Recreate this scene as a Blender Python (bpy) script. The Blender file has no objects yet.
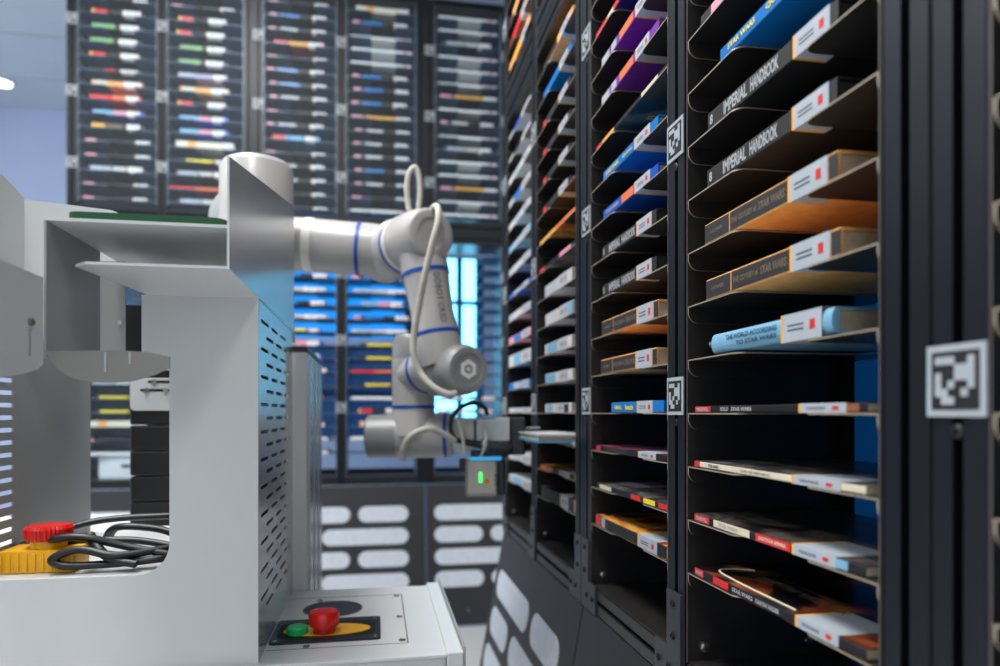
import bpy, bmesh, math, random
from mathutils import Vector, Matrix
random.seed(7)
C = bpy.context.scene.collection
# ---------------------------------------------------------------- camera, world, lights
H = 0.945                     # eye height
FPX = 700.0
TH = math.atan(124/700)
cam_d = bpy.data.cameras.new('camera'); cam = bpy.data.objects.new('camera', cam_d); C.objects.link(cam)
cam.location = (0, 0, H); cam.rotation_euler = (math.pi/2, 0, -TH)
cam_d.sensor_width = 36; cam_d.lens = 25.2; cam_d.shift_y = 0.080
cam_d.clip_start = 0.02; cam_d.clip_end = 60
cam_d.dof.use_dof = True; cam_d.dof.focus_distance = 0.80; cam_d.dof.aperture_fstop = 3.2
bpy.context.scene.camera = cam
sc = bpy.context.scene
sc.view_settings.view_transform = 'Standard'; sc.view_settings.look = 'None'
sc.view_settings.gamma = 1; sc.view_settings.use_curve_mapping = False
sc.view_settings.exposure = 0.0
w = bpy.data.worlds.new('world'); sc.world = w; w.use_nodes = True
w.node_tree.nodes['Background'].inputs[0].default_value = (0.62, 0.75, 1, 1)
w.node_tree.nodes['Background'].inputs[1].default_value = 0.35
sc.cycles.max_bounces = 8
def area(name, loc, rot, sx, sy, power, col):
    l = bpy.data.lights.new(name, 'AREA'); l.shape = 'RECTANGLE'; l.size = sx; l.size_y = sy
    l.energy = power; l.color = col
    o = bpy.data.objects.new(name, l); o.location = loc; o.rotation_euler = rot; C.objects.link(o); return o
CEIL = H + 2.25
for i, (x, y, p) in enumerate([(-0.45, 0.35, 34), (-0.75, 1.75, 48), (-2.4, 1.4, 40), (1.0, -1.3, 30)]):  # unseen ceiling lamps; the last is added to brighten the workstation's side faces
    area('ceiling_lamp_light', (x, y, CEIL-0.06), (0, 0, 0), 0.55, 1.1, p, (1, 0.985, 0.96))
# unseen area lamps by the solid left and rear walls, as daylight and fill
area('daylight', (-3.7, 2.6, 1.6), (0, math.radians(-90), 0), 2.2, 4.5, 48, (0.78, 0.89, 1))
area('fill_behind', (-0.8, -2.8, 1.8), (math.radians(90), 0, 0), 3.0, 1.8, 12, (0.9, 0.95, 1))

# ---------------------------------------------------------------- helpers
def lin(c):
    return tuple(((x/255)/12.92 if x/255 <= 0.04045 else ((x/255+0.055)/1.055)**2.4) for x in c)
MATS = {}
def mat(name, rgb, rough=0.5, metal=0.0, noise=0.06, scale=40, emit=None, strength=1, bump=0.0, coat=0):
    if name in MATS: return MATS[name]
    m = bpy.data.materials.new(name); m.use_nodes = True; nt = m.node_tree; b = nt.nodes['Principled BSDF']
    col = lin(rgb) if max(rgb) > 1.001 else rgb
    b.inputs['Roughness'].default_value = rough; b.inputs['Metallic'].default_value = metal
    if coat: b.inputs['Coat Weight'].default_value = coat
    tc = nt.nodes.new('ShaderNodeTexCoord'); n = nt.nodes.new('ShaderNodeTexNoise'); n.inputs['Scale'].default_value = scale
    n.inputs['Detail'].default_value = 3
    nt.links.new(tc.outputs['Object'], n.inputs['Vector'])
    r = nt.nodes.new('ShaderNodeValToRGB')
    r.color_ramp.elements[0].color = (*[c*(1-noise) for c in col], 1); r.color_ramp.elements[1].color = (*[min(1, c*(1+noise)) for c in col], 1)
    r.color_ramp.elements[0].position = 0.3; r.color_ramp.elements[1].position = 0.7
    nt.links.new(n.outputs['Fac'], r.inputs['Fac']); nt.links.new(r.outputs['Color'], b.inputs['Base Color'])
    if bump:
        bp = nt.nodes.new('ShaderNodeBump'); bp.inputs['Strength'].default_value = bump; bp.inputs['Distance'].default_value = 0.001
        nt.links.new(n.outputs['Fac'], bp.inputs['Height']); nt.links.new(bp.outputs['Normal'], b.inputs['Normal'])
    if emit:
        b.inputs['Emission Color'].default_value = (*lin(emit), 1); b.inputs['Emission Strength'].default_value = strength
    MATS[name] = m; return m
def art(name, cols, scale=18, rough=0.3, seed=0):
    """printed cover picture: patches of several inks"""
    if name in MATS: return MATS[name]
    m = bpy.data.materials.new(name); m.use_nodes = True; nt = m.node_tree; b = nt.nodes['Principled BSDF']
    b.inputs['Roughness'].default_value = rough
    tc = nt.nodes.new('ShaderNodeTexCoord'); mp = nt.nodes.new('ShaderNodeMapping'); mp.inputs['Location'].default_value = (seed, seed*2.3, 0)
    n = nt.nodes.new('ShaderNodeTexNoise'); n.inputs['Scale'].default_value = scale; n.inputs['Detail'].default_value = 2.5
    n.inputs['Distortion'].default_value = 1.2
    nt.links.new(tc.outputs['Object'], mp.inputs['Vector']); nt.links.new(mp.outputs['Vector'], n.inputs['Vector'])
    r = nt.nodes.new('ShaderNodeValToRGB'); cr = r.color_ramp; k = len(cols)
    cr.elements[0].position = 0.34; cr.elements[0].color = (*lin(cols[0]), 1)
    cr.elements[1].position = 0.68; cr.elements[1].color = (*lin(cols[-1]), 1)
    for i in range(1, k-1):
        e = cr.elements.new(0.34 + 0.34*i/(k-1)); e.color = (*lin(cols[i]), 1)
    nt.links.new(n.outputs['Fac'], r.inputs['Fac']); nt.links.new(r.outputs['Color'], b.inputs['Base Color'])
    MATS[name] = m; return m

class MB:
    """collects shapes into ONE mesh"""
    def __init__(s): s.bm = bmesh.new(); s.mats = []; s.mi = 0
    def m(s, material):
        if material not in s.mats: s.mats.append(material)
        s.mi = s.mats.index(material); return s
    def face(s, pts):
        f = s.bm.faces.new([s.bm.verts.new(p) for p in pts]); f.material_index = s.mi; return f
    def box(s, x0, x1, y0, y1, z0, z1, bev=0.0):
        g = bmesh.ops.create_cube(s.bm, size=1)
        bmesh.ops.scale(s.bm, vec=(x1-x0, y1-y0, z1-z0), verts=g['verts'])
        bmesh.ops.translate(s.bm, vec=((x0+x1)/2, (y0+y1)/2, (z0+z1)/2), verts=g['verts'])
        fs = set(f for v in g['verts'] for f in v.link_faces)
        for f in fs: f.material_index = s.mi
        if bev > 0:
            es = list(set(e for v in g['verts'] for e in v.link_edges))
            r = bmesh.ops.bevel(s.bm, geom=es, offset=bev, segments=2, profile=0.5, affect='EDGES')
            for f in r['faces']: f.material_index = s.mi
        return s
    def prism(s, pts, axis, a, b, rim=None):
        """polygon pts (2-D) extruded along axis 'x','y' or 'z' from a to b"""
        def P(p, t): return {'x': (t, p[0], p[1]), 'y': (p[0], t, p[1]), 'z': (p[0], p[1], t)}[axis]
        va = [s.bm.verts.new(P(p, a)) for p in pts]; vb = [s.bm.verts.new(P(p, b)) for p in pts]
        fa = s.bm.faces.new(va); fb = s.bm.faces.new(vb[::-1]); fa.material_index = fb.material_index = s.mi
        mi = s.mi
        if rim:
            s.m(rim)
        for i in range(len(pts)):
            j = (i+1) % len(pts)
            f = s.bm.faces.new([va[i], vb[i], vb[j], va[j]]); f.material_index = s.mi
        s.mi = mi
        return s
    def lathe(s, p0, d, prof, seg=40, e1=None):
        p0 = Vector(p0); d = Vector(d).normalized()
        e1 = Vector(e1).normalized() if e1 else d.orthogonal().normalized(); e2 = d.cross(e1)
        rings = []
        for t, r in prof:
            c = p0 + d*t
            if r < 1e-6: rings.append([s.bm.verts.new(c)])
            else: rings.append([s.bm.verts.new(c + (e1*math.cos(2*math.pi*k/seg) + e2*math.sin(2*math.pi*k/seg))*r) for k in range(seg)])
        for A, B in zip(rings, rings[1:]):
            for k in range(seg):
                j = (k+1) % seg
                if len(A) == 1 and len(B) == 1: continue
                if len(A) == 1: q = [A[0], B[j], B[k]]
                elif len(B) == 1: q = [A[k], A[j], B[0]]
                else: q = [A[k], A[j], B[j], B[k]]
                f = s.bm.faces.new(q); f.material_index = s.mi; f.smooth = True
        return s
    def cyl(s, p0, p1, r, seg=24, r1=None):
        p0 = Vector(p0); p1 = Vector(p1); L = (p1-p0).length; r1 = r if r1 is None else r1
        return s.lathe(p0, p1-p0, [(0, 0), (0, r), (L, r1), (L, 0)], seg)
    def tube(s, pts, r, seg=10, sub=8):
        pts = [Vector(p) for p in pts]; out = []
        n = len(pts)
        for i in range(n-1):
            p0 = pts[max(i-1, 0)]; p1 = pts[i]; p2 = pts[i+1]; p3 = pts[min(i+2, n-1)]
            for k in range(sub):
                t = k/sub
                out.append(0.5*((2*p1) + (-p0+p2)*t + (2*p0-5*p1+4*p2-p3)*t*t + (-p0+3*p1-3*p2+p3)*t*t*t))
        out.append(pts[-1])
        e = None; rings = []
        for i, p in enumerate(out):
            d = (out[min(i+1, len(out)-1)] - out[max(i-1, 0)]).normalized()
            e = d.orthogonal().normalized() if e is None else (e - d*e.dot(d)).normalized()
            f2 = d.cross(e)
            rings.append([s.bm.verts.new(p + (e*math.cos(2*math.pi*k/seg)+f2*math.sin(2*math.pi*k/seg))*r) for k in range(seg)])
        for A, B in zip(rings, rings[1:]):
            for k in range(seg):
                j = (k+1) % seg; f = s.bm.faces.new([A[k], A[j], B[j], B[k]]); f.material_index = s.mi; f.smooth = True
        for R, rev in ((rings[0], True), (rings[-1], False)):
            f = s.bm.faces.new(R[::-1] if rev else R); f.material_index = s.mi
        return s
    def mesh(s, name, smooth=None):
        bmesh.ops.recalc_face_normals(s.bm, faces=s.bm.faces[:])
        me = bpy.data.meshes.new(name); s.bm.to_mesh(me); s.bm.free()
        for m in s.mats: me.materials.append(m)
        if smooth:
            for p in me.polygons: p.use_smooth = True
        if any(p.use_smooth for p in me.polygons): me.set_sharp_from_angle(angle=math.radians(38))
        return me
    def obj(s, name, parent=None, loc=None, smooth=None):
        o = bpy.data.objects.new(name, s.mesh(name, smooth)); C.objects.link(o)
        if parent: o.parent = parent
        if loc: o.location = loc
        return o
def link(name, me, parent=None, loc=(0, 0, 0)):
    o = bpy.data.objects.new(name, me); C.objects.link(o); o.parent = parent; o.location = loc; return o
def tag(o, label=None, cat=None, group=None, kind=None):
    if label: o['label'] = label
    if cat: o['category'] = cat
    if group: o['group'] = group
    if kind: o['kind'] = kind
    return o
def empty(name, loc=(0, 0, 0), rz=0):
    o = bpy.data.objects.new(name, None); C.objects.link(o); o.location = loc; o.rotation_euler = (0, 0, rz); o.empty_display_size = 0.05
    return o
def copy_tree(o, parent=None):
    c = o.copy(); C.objects.link(c); c.parent = parent
    for ch in list(o.children): copy_tree(ch, c)
    return c
R_ = Vector((math.cos(TH), -math.sin(TH), 0)); F_ = Vector((math.sin(TH), math.cos(TH), 0))
def PD(px, py, d):            # a measured point of the place: bearing px, elevation py, distance d
    return Vector((0, 0, H)) + F_*d + R_*((px-500)/FPX*d) + Vector((0, 0, (413-py)/FPX*d))
def PY(px, py, Y):
    x = Y*math.tan(TH+math.atan((px-500)/FPX)); d = x*math.sin(TH)+Y*math.cos(TH)
    return (x, H+(413-py)/FPX*d)
def rrect(x0, x1, y0, y1, r, n=5):
    pts = []
    for cx, cy, a0 in ((x1-r, y1-r, 0), (x0+r, y1-r, 90), (x0+r, y0+r, 180), (x1-r, y0+r, 270)):
        for k in range(n+1):
            a = math.radians(a0+90*k/n); pts.append((cx+r*math.cos(a), cy+r*math.sin(a)))
    return pts
def text_mesh(body, size, material, sx=1.0, bold=0.0):
    cu = bpy.data.curves.new('lettering', 'FONT'); cu.body = body; cu.size = size; cu.offset = bold
    cu.align_x = 'LEFT'; cu.align_y = 'CENTER'; cu.resolution_u = 2
    o = bpy.data.objects.new('lettering', cu); C.objects.link(o)
    bpy.context.view_layer.update()
    me = bpy.data.meshes.new_from_object(o.evaluated_get(bpy.context.evaluated_depsgraph_get()))
    bpy.data.objects.remove(o); me.transform(Matrix.Diagonal((sx, 1, 1, 1)))
    me.materials.clear(); me.materials.append(material)
    return me
def fit_text(body, length, height, material, bold=0.0):
    me = text_mesh(body, 1.0, material, 1.0, bold)
    xs = [v.co.x for v in me.vertices]; ys = [v.co.y for v in me.vertices]
    W = max(xs)-min(xs); Hh = max(ys)-min(ys)
    me.transform(Matrix.Translation((-min(xs), -(max(ys)+min(ys))/2, 0))); me.transform(Matrix.Diagonal((length/W, height/Hh, 1, 1)))
    return me

# ---------------------------------------------------------------- materials
M_black = mat('black_powder_coat', (25, 28, 32), 0.38, 0.0, 0.12, 60)
M_ext = mat('black_anodised', (19, 25, 33), 0.42, 0.35, 0.08, 30)
M_slot = mat('slot_dark', (8, 9, 11), 0.7)
M_edge = mat('bare_sheet_edge', (176, 162, 142), 0.35, 0.4, 0.1, 80)
M_sheet = mat('dark_sheet', (50, 48, 47), 0.32, 0.3, 0.2, 25)
M_back = mat('dark_back_sheet', (12, 15, 20), 0.45)
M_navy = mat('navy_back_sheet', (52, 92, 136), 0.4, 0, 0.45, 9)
M_blue_glow = mat('blue_rear_glow', (6, 74, 128), 0.45, emit=(0, 82, 150), strength=0.22)  # emission stands in for the blue-lit space behind the open bay rear
M_white = mat('white_sheet_metal', (214, 217, 219), 0.38, 0, 0.02, 6)
M_grey = mat('grey_sheet_metal', (150, 152, 152), 0.4, 0, 0.03, 6)
M_steel = mat('brushed_steel', (192, 194, 196), 0.25, 0.6, 0.05, 4)
M_rob = mat('robot_shell', (184, 182, 180), 0.35, 0, 0.02, 10, coat=0.2)
M_robg = mat('robot_grey_shell', (146, 147, 148), 0.35, 0.1, 0.02, 10)
M_robl = mat('robot_seal_ring', (236, 234, 228), 0.45)
M_rblue = mat('robot_blue_ring', (8, 72, 178), 0.4)
M_cable = mat('light_cable', (196, 192, 184), 0.5, bump=0.1)
M_rubber = mat('black_rubber', (22, 24, 28), 0.42, 0, 0.1, 50)
M_red = mat('red_plastic', (214, 28, 22), 0.25)
M_green = mat('green_plastic', (32, 190, 110), 0.3)
M_yellow = mat('yellow_plastic', (240, 178, 20), 0.4)
M_gmat = mat('green_mat', (24, 84, 48), 0.6)
M_skirt = mat('skirt_panel_black', (37, 39, 44), 0.5, 0, 0.06, 12)
M_patch = mat('skirt_white_patch', (200, 207, 218), 0.35)
M_screw = mat('screw_steel', (150, 150, 148), 0.25, 0.9)
M_page = mat('paper_pages', (205, 190, 165), 0.8, 0, 0.1, 200)
M_label = mat('white_label', (170, 178, 188), 0.45)
M_lyel = mat('label_yellow_edge', (232, 168, 62), 0.5)
M_lred = mat('label_red_mark', (206, 40, 36), 0.5)
M_ink = mat('label_ink', (60, 64, 72), 0.6)

# ---------------------------------------------------------------- room
def struct(mb, name): return tag(mb.obj(name), kind='structure')
b = MB().m(mat('pale_floor', (196, 198, 200), 0.3, 0, 0.03, 3)); b.box(-3.8, 2.4, -3.2, 5.7, -0.05, 0); struct(b, 'floor')
# ceiling of metal planks with real joints
b = MB().m(mat('ceiling_plank', (206, 214, 222), 0.5, 0, 0.03, 3))
y = -3.2
while y < 5.7:
    b.box(-3.8, 2.4, y, y+0.585, CEIL, CEIL+0.03); y += 0.6
b.m(M_slot).box(-3.8, 2.4, -3.2, 5.7, CEIL+0.03, CEIL+0.05)
struct(b, 'ceiling')
b = MB().m(mat('pale_blue_wall', (196, 208, 240), 0.5, 0, 0.04, 1.5)); b.box(-3.8, 2.4, 5.7, 5.8, 0, CEIL+0.05); struct(b, 'wall_back')
b = MB().m(mat('mullion_blue', (96, 116, 160), 0.5)); b.box(-2.98, -2.90, 5.62, 5.7, 0, CEIL-0.02, 0.004); struct(b, 'trim_1')
b = MB().m(M_white); b.box(-3.9, -3.8, -3.2, 5.8, 0, CEIL+0.05); struct(b, 'wall_left')
b = MB().m(mat('dark_wall', (60, 64, 70), 0.6)); b.box(2.4, 2.5, -3.2, 5.8, 0, CEIL+0.05); struct(b, 'wall_right')
b = MB().m(M_white); b.box(-3.9, 2.5, -3.3, -3.2, 0, CEIL+0.05); struct(b, 'wall_front')
# glazing on the wall behind the back racks, lit cyan from outside
def lit_window(x0, x1, z0, z1, Y, col, st, n, mulls, rails):
    e = empty('window_%d' % n); e['kind'] = 'structure'
    m = mat('lit_glass_%d' % n, (40, 120, 170), 0.2, emit=col, strength=st)
    MB().m(m).box(x0, x1, Y, Y+0.02, z0, z1).obj('window_pane', e)
    f = MB().m(mat('window_frame_blue', (30, 110, 170), 0.4))
    for x in mulls: f.box(x-0.014, x+0.014, Y-0.03, Y, z0, z1)
    for z in rails: f.box(x0, x1, Y-0.025, Y, z-0.01, z+0.01)
    for x in (x0, x1): f.box(x-0.02, x+0.02, Y-0.035, Y+0.02, z0, z1)
    f.obj('window_frame', e)
WY = 3.62
lit_window(0.195, 0.53, H-0.02, H+0.80, WY, (120, 215, 255), 4.2, 1, (0.425,), (H+0.57,))
lit_window(-0.48, 0.165, H+0.38, H+0.84, WY, (16, 128, 214), 1.5, 2, (-0.16,), ())
lit_window(-0.48, 0.165, H-0.12, H+0.345, WY, (14, 58, 112), 0.6, 3, (-0.16,), (H+0.1,))
for i, (x, y) in enumerate([(-0.45, 0.35), (-0.75, 1.75), (-2.4, 1.4), (1.0, -1.3)]):
    e = empty('ceiling_light', (x, y, CEIL))
    tag(e, ['long ceiling light panel over the robot workstation', 'long ceiling light panel in front of the back racks',
            'long ceiling light panel by the glazed side', 'added ceiling light panel behind the viewer, brightening the workstation'][i], 'ceiling light')
    MB().m(M_white).box(-0.30, 0.30, -0.58, 0.58, -0.03, -0.001, 0.004).obj('housing', e)
    MB().m(mat('light_diffuser', (255, 255, 255), 0.6, emit=(255, 248, 236), strength=4)).box(-0.27, 0.27, -0.55, 0.55, -0.036, -0.03).obj('diffuser', e)
e = empty('ceiling_downlight', PD(2, 84, 4.75)); e.location.z = CEIL
tag(e, 'small round white downlight in the ceiling above the glazed wall', 'ceiling light')
MB().m(M_white).lathe((0, 0, -0.012), (0, 0, 1), [(0, 0.06), (0, 0.075), (0.011, 0.08), (0.011, 0)], 28).obj('rim', e)
MB().m(mat('downlight_glow', (255, 255, 255), 0.5, emit=(235, 245, 255), strength=5)).lathe((0, 0, -0.02), (0, 0, 1), [(0, 0), (0.002, 0.055), (0.012, 0.06)], 28).obj('diffuser', e)

# ---------------------------------------------------------------- racks
p = 0.06
W_IN = 0.306; DEP = 0.19
LW, RW = 0.109, 0.091
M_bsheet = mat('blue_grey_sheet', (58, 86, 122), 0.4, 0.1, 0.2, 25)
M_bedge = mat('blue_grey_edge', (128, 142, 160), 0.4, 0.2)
M_bside = mat('grey_side_sheet', (96, 102, 112), 0.45)
def ledge_mesh(side, M_sheet=M_sheet, M_edge=M_edge):
    w_ = LW if side < 0 else RW
    b = MB().m(M_sheet)
    # plate, local x from the wall side (0) towards the middle (w_), rounded free corner; flange folded down
    r = 0.012; s = 1 if side < 0 else -1
    pts = [(0, 0), (w_-r, 0)]
    for k in range(1, 6):
        a = -math.pi/2 + k*math.pi/2/6; pts.append((w_-r+r*math.cos(a), r+r*math.sin(a)))
    pts += [(w_, r), (w_, DEP-0.004), (0, DEP-0.004)]
    b.prism([(q[0]*s, q[1]) for q in pts], 'z', -0.0015, 0, rim=M_edge)
    fl = [(0, 0), (0, -0.007)]
    for k in range(1, 7):
        a = math.pi + k*math.pi/2/6; fl.append((0.012+0.012*math.cos(a), -0.007+0.012*math.sin(a)))
    fl += [(DEP-0.004, -0.019), (DEP-0.004, 0)]
    b.prism(fl, 'x', 0.0004*s, 0.0024*s, rim=M_edge)
    return b.mesh('ledge')
LEDGE = {-1: ledge_mesh(-1), 1: ledge_mesh(1)}
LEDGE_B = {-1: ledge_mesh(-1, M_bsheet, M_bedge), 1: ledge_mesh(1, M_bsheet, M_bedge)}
def side_mesh(side, z0, z1, M_sheet=M_sheet, M_edge=M_edge):
    b = MB().m(M_sheet); x = side*W_IN/2; s = side
    b.box(min(x, x+0.0015*s), max(x, x+0.0015*s), 0.0, DEP, z0, z1)
    b.m(mat('dull_panel_edge', (92, 88, 84), 0.4, 0.3) if M_sheet.name == 'dark_sheet' else M_edge).box(min(x, x+0.0015*s), max(x, x+0.0015*s), -0.0006, 0.0, z0, z1)
    b.m(M_ext).box(min(x+0.0015*s, x+0.0035*s), max(x+0.0015*s, x+0.0035*s), 0.0, 0.0015, z0, z1)
    b.m(M_slot)
    for k in range(int((z1-z0)/p)):
        zz = z0+0.02+k*p; b.cyl((x-0.0004*s, 0.055, zz), (x+0.0001*s, 0.055, zz), 0.0014, 10)
    return b.mesh('side_panel')
def back_mesh(kind, z0, z1):
    b = MB().m(M_navy if kind == 'navy' else M_back)
    if kind == 'split':            # dark sheet, leaving room for the glowing blue panel
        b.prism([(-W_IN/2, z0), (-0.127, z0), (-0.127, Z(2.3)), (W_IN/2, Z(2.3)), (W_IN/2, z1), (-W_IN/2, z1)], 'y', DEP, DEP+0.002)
    elif kind == 'open':
        b.m(M_ext).box(-W_IN/2, W_IN/2, DEP-0.003, DEP, z0, z0+0.02)
    else: b.box(-W_IN/2, W_IN/2, DEP, DEP+0.002, z0, z1)
    return b.mesh('back_panel')
Z = lambda n: H+n*p
LO = (Z(-4.70), Z(12.9)); UP = (Z(14.75), Z(30.9))
MESHES = {}
def cached(key, fn):
    if key not in MESHES: MESHES[key] = fn()
    return MESHES[key]
def glass_mat():
    if 'clear_glass' in MATS: return MATS['clear_glass']
    m = bpy.data.materials.new('clear_glass'); m.use_nodes = True; nt = m.node_tree; nt.nodes.clear()
    o = nt.nodes.new('ShaderNodeOutputMaterial'); mx = nt.nodes.new('ShaderNodeMixShader'); t = nt.nodes.new('ShaderNodeBsdfTransparent'); g = nt.nodes.new('ShaderNodeBsdfGlossy')
    g.inputs['Roughness'].default_value = 0.7; g.inputs['Color'].default_value = (0.85, 0.93, 1, 1); t.inputs['Color'].default_value = (0.93, 0.96, 0.98, 1)
    mx.inputs[0].default_value = 0.018
    nt.links.new(t.outputs[0], mx.inputs[1]); nt.links.new(g.outputs[0], mx.inputs[2]); nt.links.new(mx.outputs[0], o.inputs[0])
    MATS['clear_glass'] = m; return m
def rack_bay(loc, rz, upper, back, label, group, names, glass=False):
    e = empty('rack_bay', (loc[0], loc[1], 0), rz); tag(e, label, 'rack', group)
    z0, z1 = UP if upper else LO
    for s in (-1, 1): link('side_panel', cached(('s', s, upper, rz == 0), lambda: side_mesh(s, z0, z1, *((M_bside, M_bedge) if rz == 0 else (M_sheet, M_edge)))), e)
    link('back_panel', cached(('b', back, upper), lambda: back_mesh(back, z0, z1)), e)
    def floor_():
        b = MB().m(M_sheet); b.box(-W_IN/2, W_IN/2, 0.002, DEP, z0, z0+0.0015)
        return b.mesh('bottom_plate')
    link('bottom_plate', cached(('f', upper), floor_), e)
    def top_():
        b = MB().m(M_sheet); b.box(-W_IN/2, W_IN/2, 0.0, DEP, z1-0.0015, z1)
        return b.mesh('top_plate')
    link('top_plate', cached(('t', upper), top_), e)
    if back == 'split': link('blue_glow_panel', cached('bb', lambda: MB().m(M_blue_glow).box(-0.127, W_IN/2, DEP+0.001, DEP+0.003, z0, Z(2.3)).mesh('blue_glow_panel')), e)
    if glass: link('glass_pane', cached(('g', upper), lambda: MB().m(glass_mat()).box(-W_IN/2, W_IN/2, -0.004, -0.002, z0, z1).mesh('glass_pane')), e)
    def bolt_():
        b = MB().m(M_screw); b.lathe((0, 0, 0), (0, -1, 0), [(0, 0.0052), (0.003, 0.0052), (0.0045, 0.003), (0.0045, 0)], 14)
        return b.mesh('bolt')
    for n in (range(15, 31) if upper else range(-3, 13)):
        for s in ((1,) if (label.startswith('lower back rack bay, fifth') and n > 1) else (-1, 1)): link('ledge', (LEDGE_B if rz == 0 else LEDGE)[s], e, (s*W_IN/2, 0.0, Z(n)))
    if not upper:
        def bolt2():
            b = MB().m(M_screw); b.lathe((0, 0, 0), (1, 0, 0), [(0, 0.0062), (0.003, 0.0058), (0.0045, 0.0035), (0.0045, 0)], 14)
            return b.mesh('bolt')
        link('bolt', cached('bolt2', bolt2), e, (-W_IN/2+0.0002, 0.02, Z(-4.42)))
        link('bolt', cached('bolt2', bolt2), e, (-W_IN/2+0.0002, 0.03, Z(1.55-0.25)))
        link('bolt', cached('bolt2', bolt2), e, (-W_IN/2+0.0002, 0.15, Z(-4.42)))
    return e
# marker plate of black and white squares
PAT = ["111001", "000111", "100111", "101001", "110010", "011000"]
def marker_mesh():
    M_patch = mat('marker_white', (166, 174, 182), 0.4)
    b = MB().m(M_patch); h = 0.022
    b.box(-h, h, -0.0015, 0, -h, h)
    b.m(M_slot).box(-h+0.0042, h-0.0042, -0.0019, -0.0015, -h+0.0042, h-0.0042)
    b.m(M_patch); c = 0.0049
    for r, row in enumerate(PAT):
        k = 0
        while k < 6:
            if row[k] == '1':
                j = k
                while j < 6 and row[j] == '1': j += 1
                b.box(-3*c+k*c, -3*c+j*c, -0.0023, -0.0019, 3*c-(r+1)*c, 3*c-r*c); k = j
            else: k += 1
    return b.mesh('marker_plate')
MARK = marker_mesh()
def post_mesh(z0, z1, w_=0.041):
    b = MB().m(M_ext); h = w_/2; g = 0.0042
    # extrusion profile with a T slot on the front
    pts = [(-h+0.001, 0), (-g, 0), (-g, 0.002), (-g-0.002, 0.004), (-g-0.002, 0.009), (g+0.002, 0.009), (g+0.002, 0.004), (g, 0.002), (g, 0), (h-0.001, 0),
           (h, 0.001), (h, 0.04), (-h, 0.04), (-h, 0.001)]
    b.prism(pts, 'z', z0, z1)
    b.m(M_slot).box(-g, g, 0.0085, 0.0089, z0, z1)
    return b.mesh('frame_post')
POST = post_mesh(Z(-5.35), Z(31.4))
def post(loc, rz, label, group, marks, bracket=0):
    e = empty('frame_post', (loc[0], loc[1], 0), rz); tag(e, label, 'rack post', group)
    link('profile', POST, e)
    for n in marks:
        k = link('marker_plate', MARK, e, (0, -0.0005, Z(n)))
    def sc_():
        b = MB().m(M_rubber); b.lathe((0, 0, 0), (0, -1, 0), [(0, 0.0045), (0.002, 0.0045), (0.003, 0.003), (0.003, 0.0018), (0.001, 0.0018), (0.001, 0)], 12)
        return b.mesh('bolt')
    for n in marks:
        link('bolt', cached('pb', sc_), e, (0.0, 0.0015, Z(n)-0.031))
    if bracket:
        s = bracket
        def br():
            b = MB().m(mat('bracket_grey', (60, 64, 70), 0.4, 0.3))
            zt, zb, zf = Z(-3.5), Z(-5.38), Z(-4.62)
            pts = [(-0.019, zt), (0.019, zt), (0.019, zf), (0.055, zf), (0.055, zb), (-0.019, zb)]
            b.prism([(q[0]*s, q[1]) for q in pts], 'y', -0.004, -0.0002)
            return b.mesh('corner_bracket')
        k = link('corner_bracket', cached(('br', s), br), e)
        for (x, z) in ((0, Z(-3.72)), (0, Z(-4.35)), (0.012*s, Z(-5.0)), (0.042*s, Z(-5.0))):
            link('bolt', cached('pb', sc_), k, (x, -0.004, z))
    return e
def rail_mesh(L, z0, z1, m_=None):
    b = MB().m(m_ or M_ext); zc = (z0+z1)/2; g = 0.0042
    pts = [(0, z0), (0, zc-g), (0.009, zc-g), (0.009, zc+g), (0, zc+g), (0, z1), (0.035, z1), (0.035, z0)]
    b.prism(pts, 'x', -L/2, L/2); b.m(M_slot).box(-L/2, L/2, 0.0085, 0.0088, zc-g, zc+g)
    return b.mesh('rail')
def rails(loc, rz, L, name_lbl, group):
    e = empty('frame_rail', (loc[0], loc[1], 0), rz); tag(e, name_lbl, 'rack rail', group)
    link('lower_rail', rail_mesh(L, Z(-5.35), Z(-4.72), mat('lower_rail_grey', (46, 46, 48), 0.4, 0.3)), e)
    link('beam', rail_mesh(L, Z(12.95), Z(13.62)), e); link('beam', rail_mesh(L, Z(13.66), Z(14.6)), e)
    link('top_rail', rail_mesh(L, Z(30.95), Z(31.4)), e)
    return e
A_X = 0.347; B_Y = 3.185
SY = -0.0614
def side_pos(y): return (A_X, y+SY)
RZ_S = -math.pi/2
BAYS_S = [('near', 0.2530, 'the nearest side bay'), ('D', 0.6505, 'the large near side bay'), ('Cc', 1.0105, 'the second side bay'),
          ('B', 1.4065, 'the third side bay'), ('A', 1.7635, 'the farthest side bay')]
lbls = ['nearest black rack bay, just past the post with the largest marker', 'black rack bay holding two black handbooks and two tan hardcovers',
        'black rack bay holding purple and blue hardcovers', 'black rack bay the gripper is reaching into', 'narrow looking black rack bay at the far end of the side wall']
for (k, y, nm), lb in zip(BAYS_S, lbls):
    rack_bay(side_pos(y), RZ_S, False, 'split', lb, None, None)
    rack_bay(side_pos(y), RZ_S, True, 'dark', 'upper ' + lb.split(' holding')[0].split(' the gripper')[0] + {
        'near': ', upper section', 'D': ' above the black handbooks', 'Cc': ' above the purple hardcovers', 'B': ' above the gripper', 'A': ' top section'}[k], None, None)
    rails(side_pos(y), RZ_S, 0.306, 'black slotted frame rails around ' + nm, None)
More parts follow.
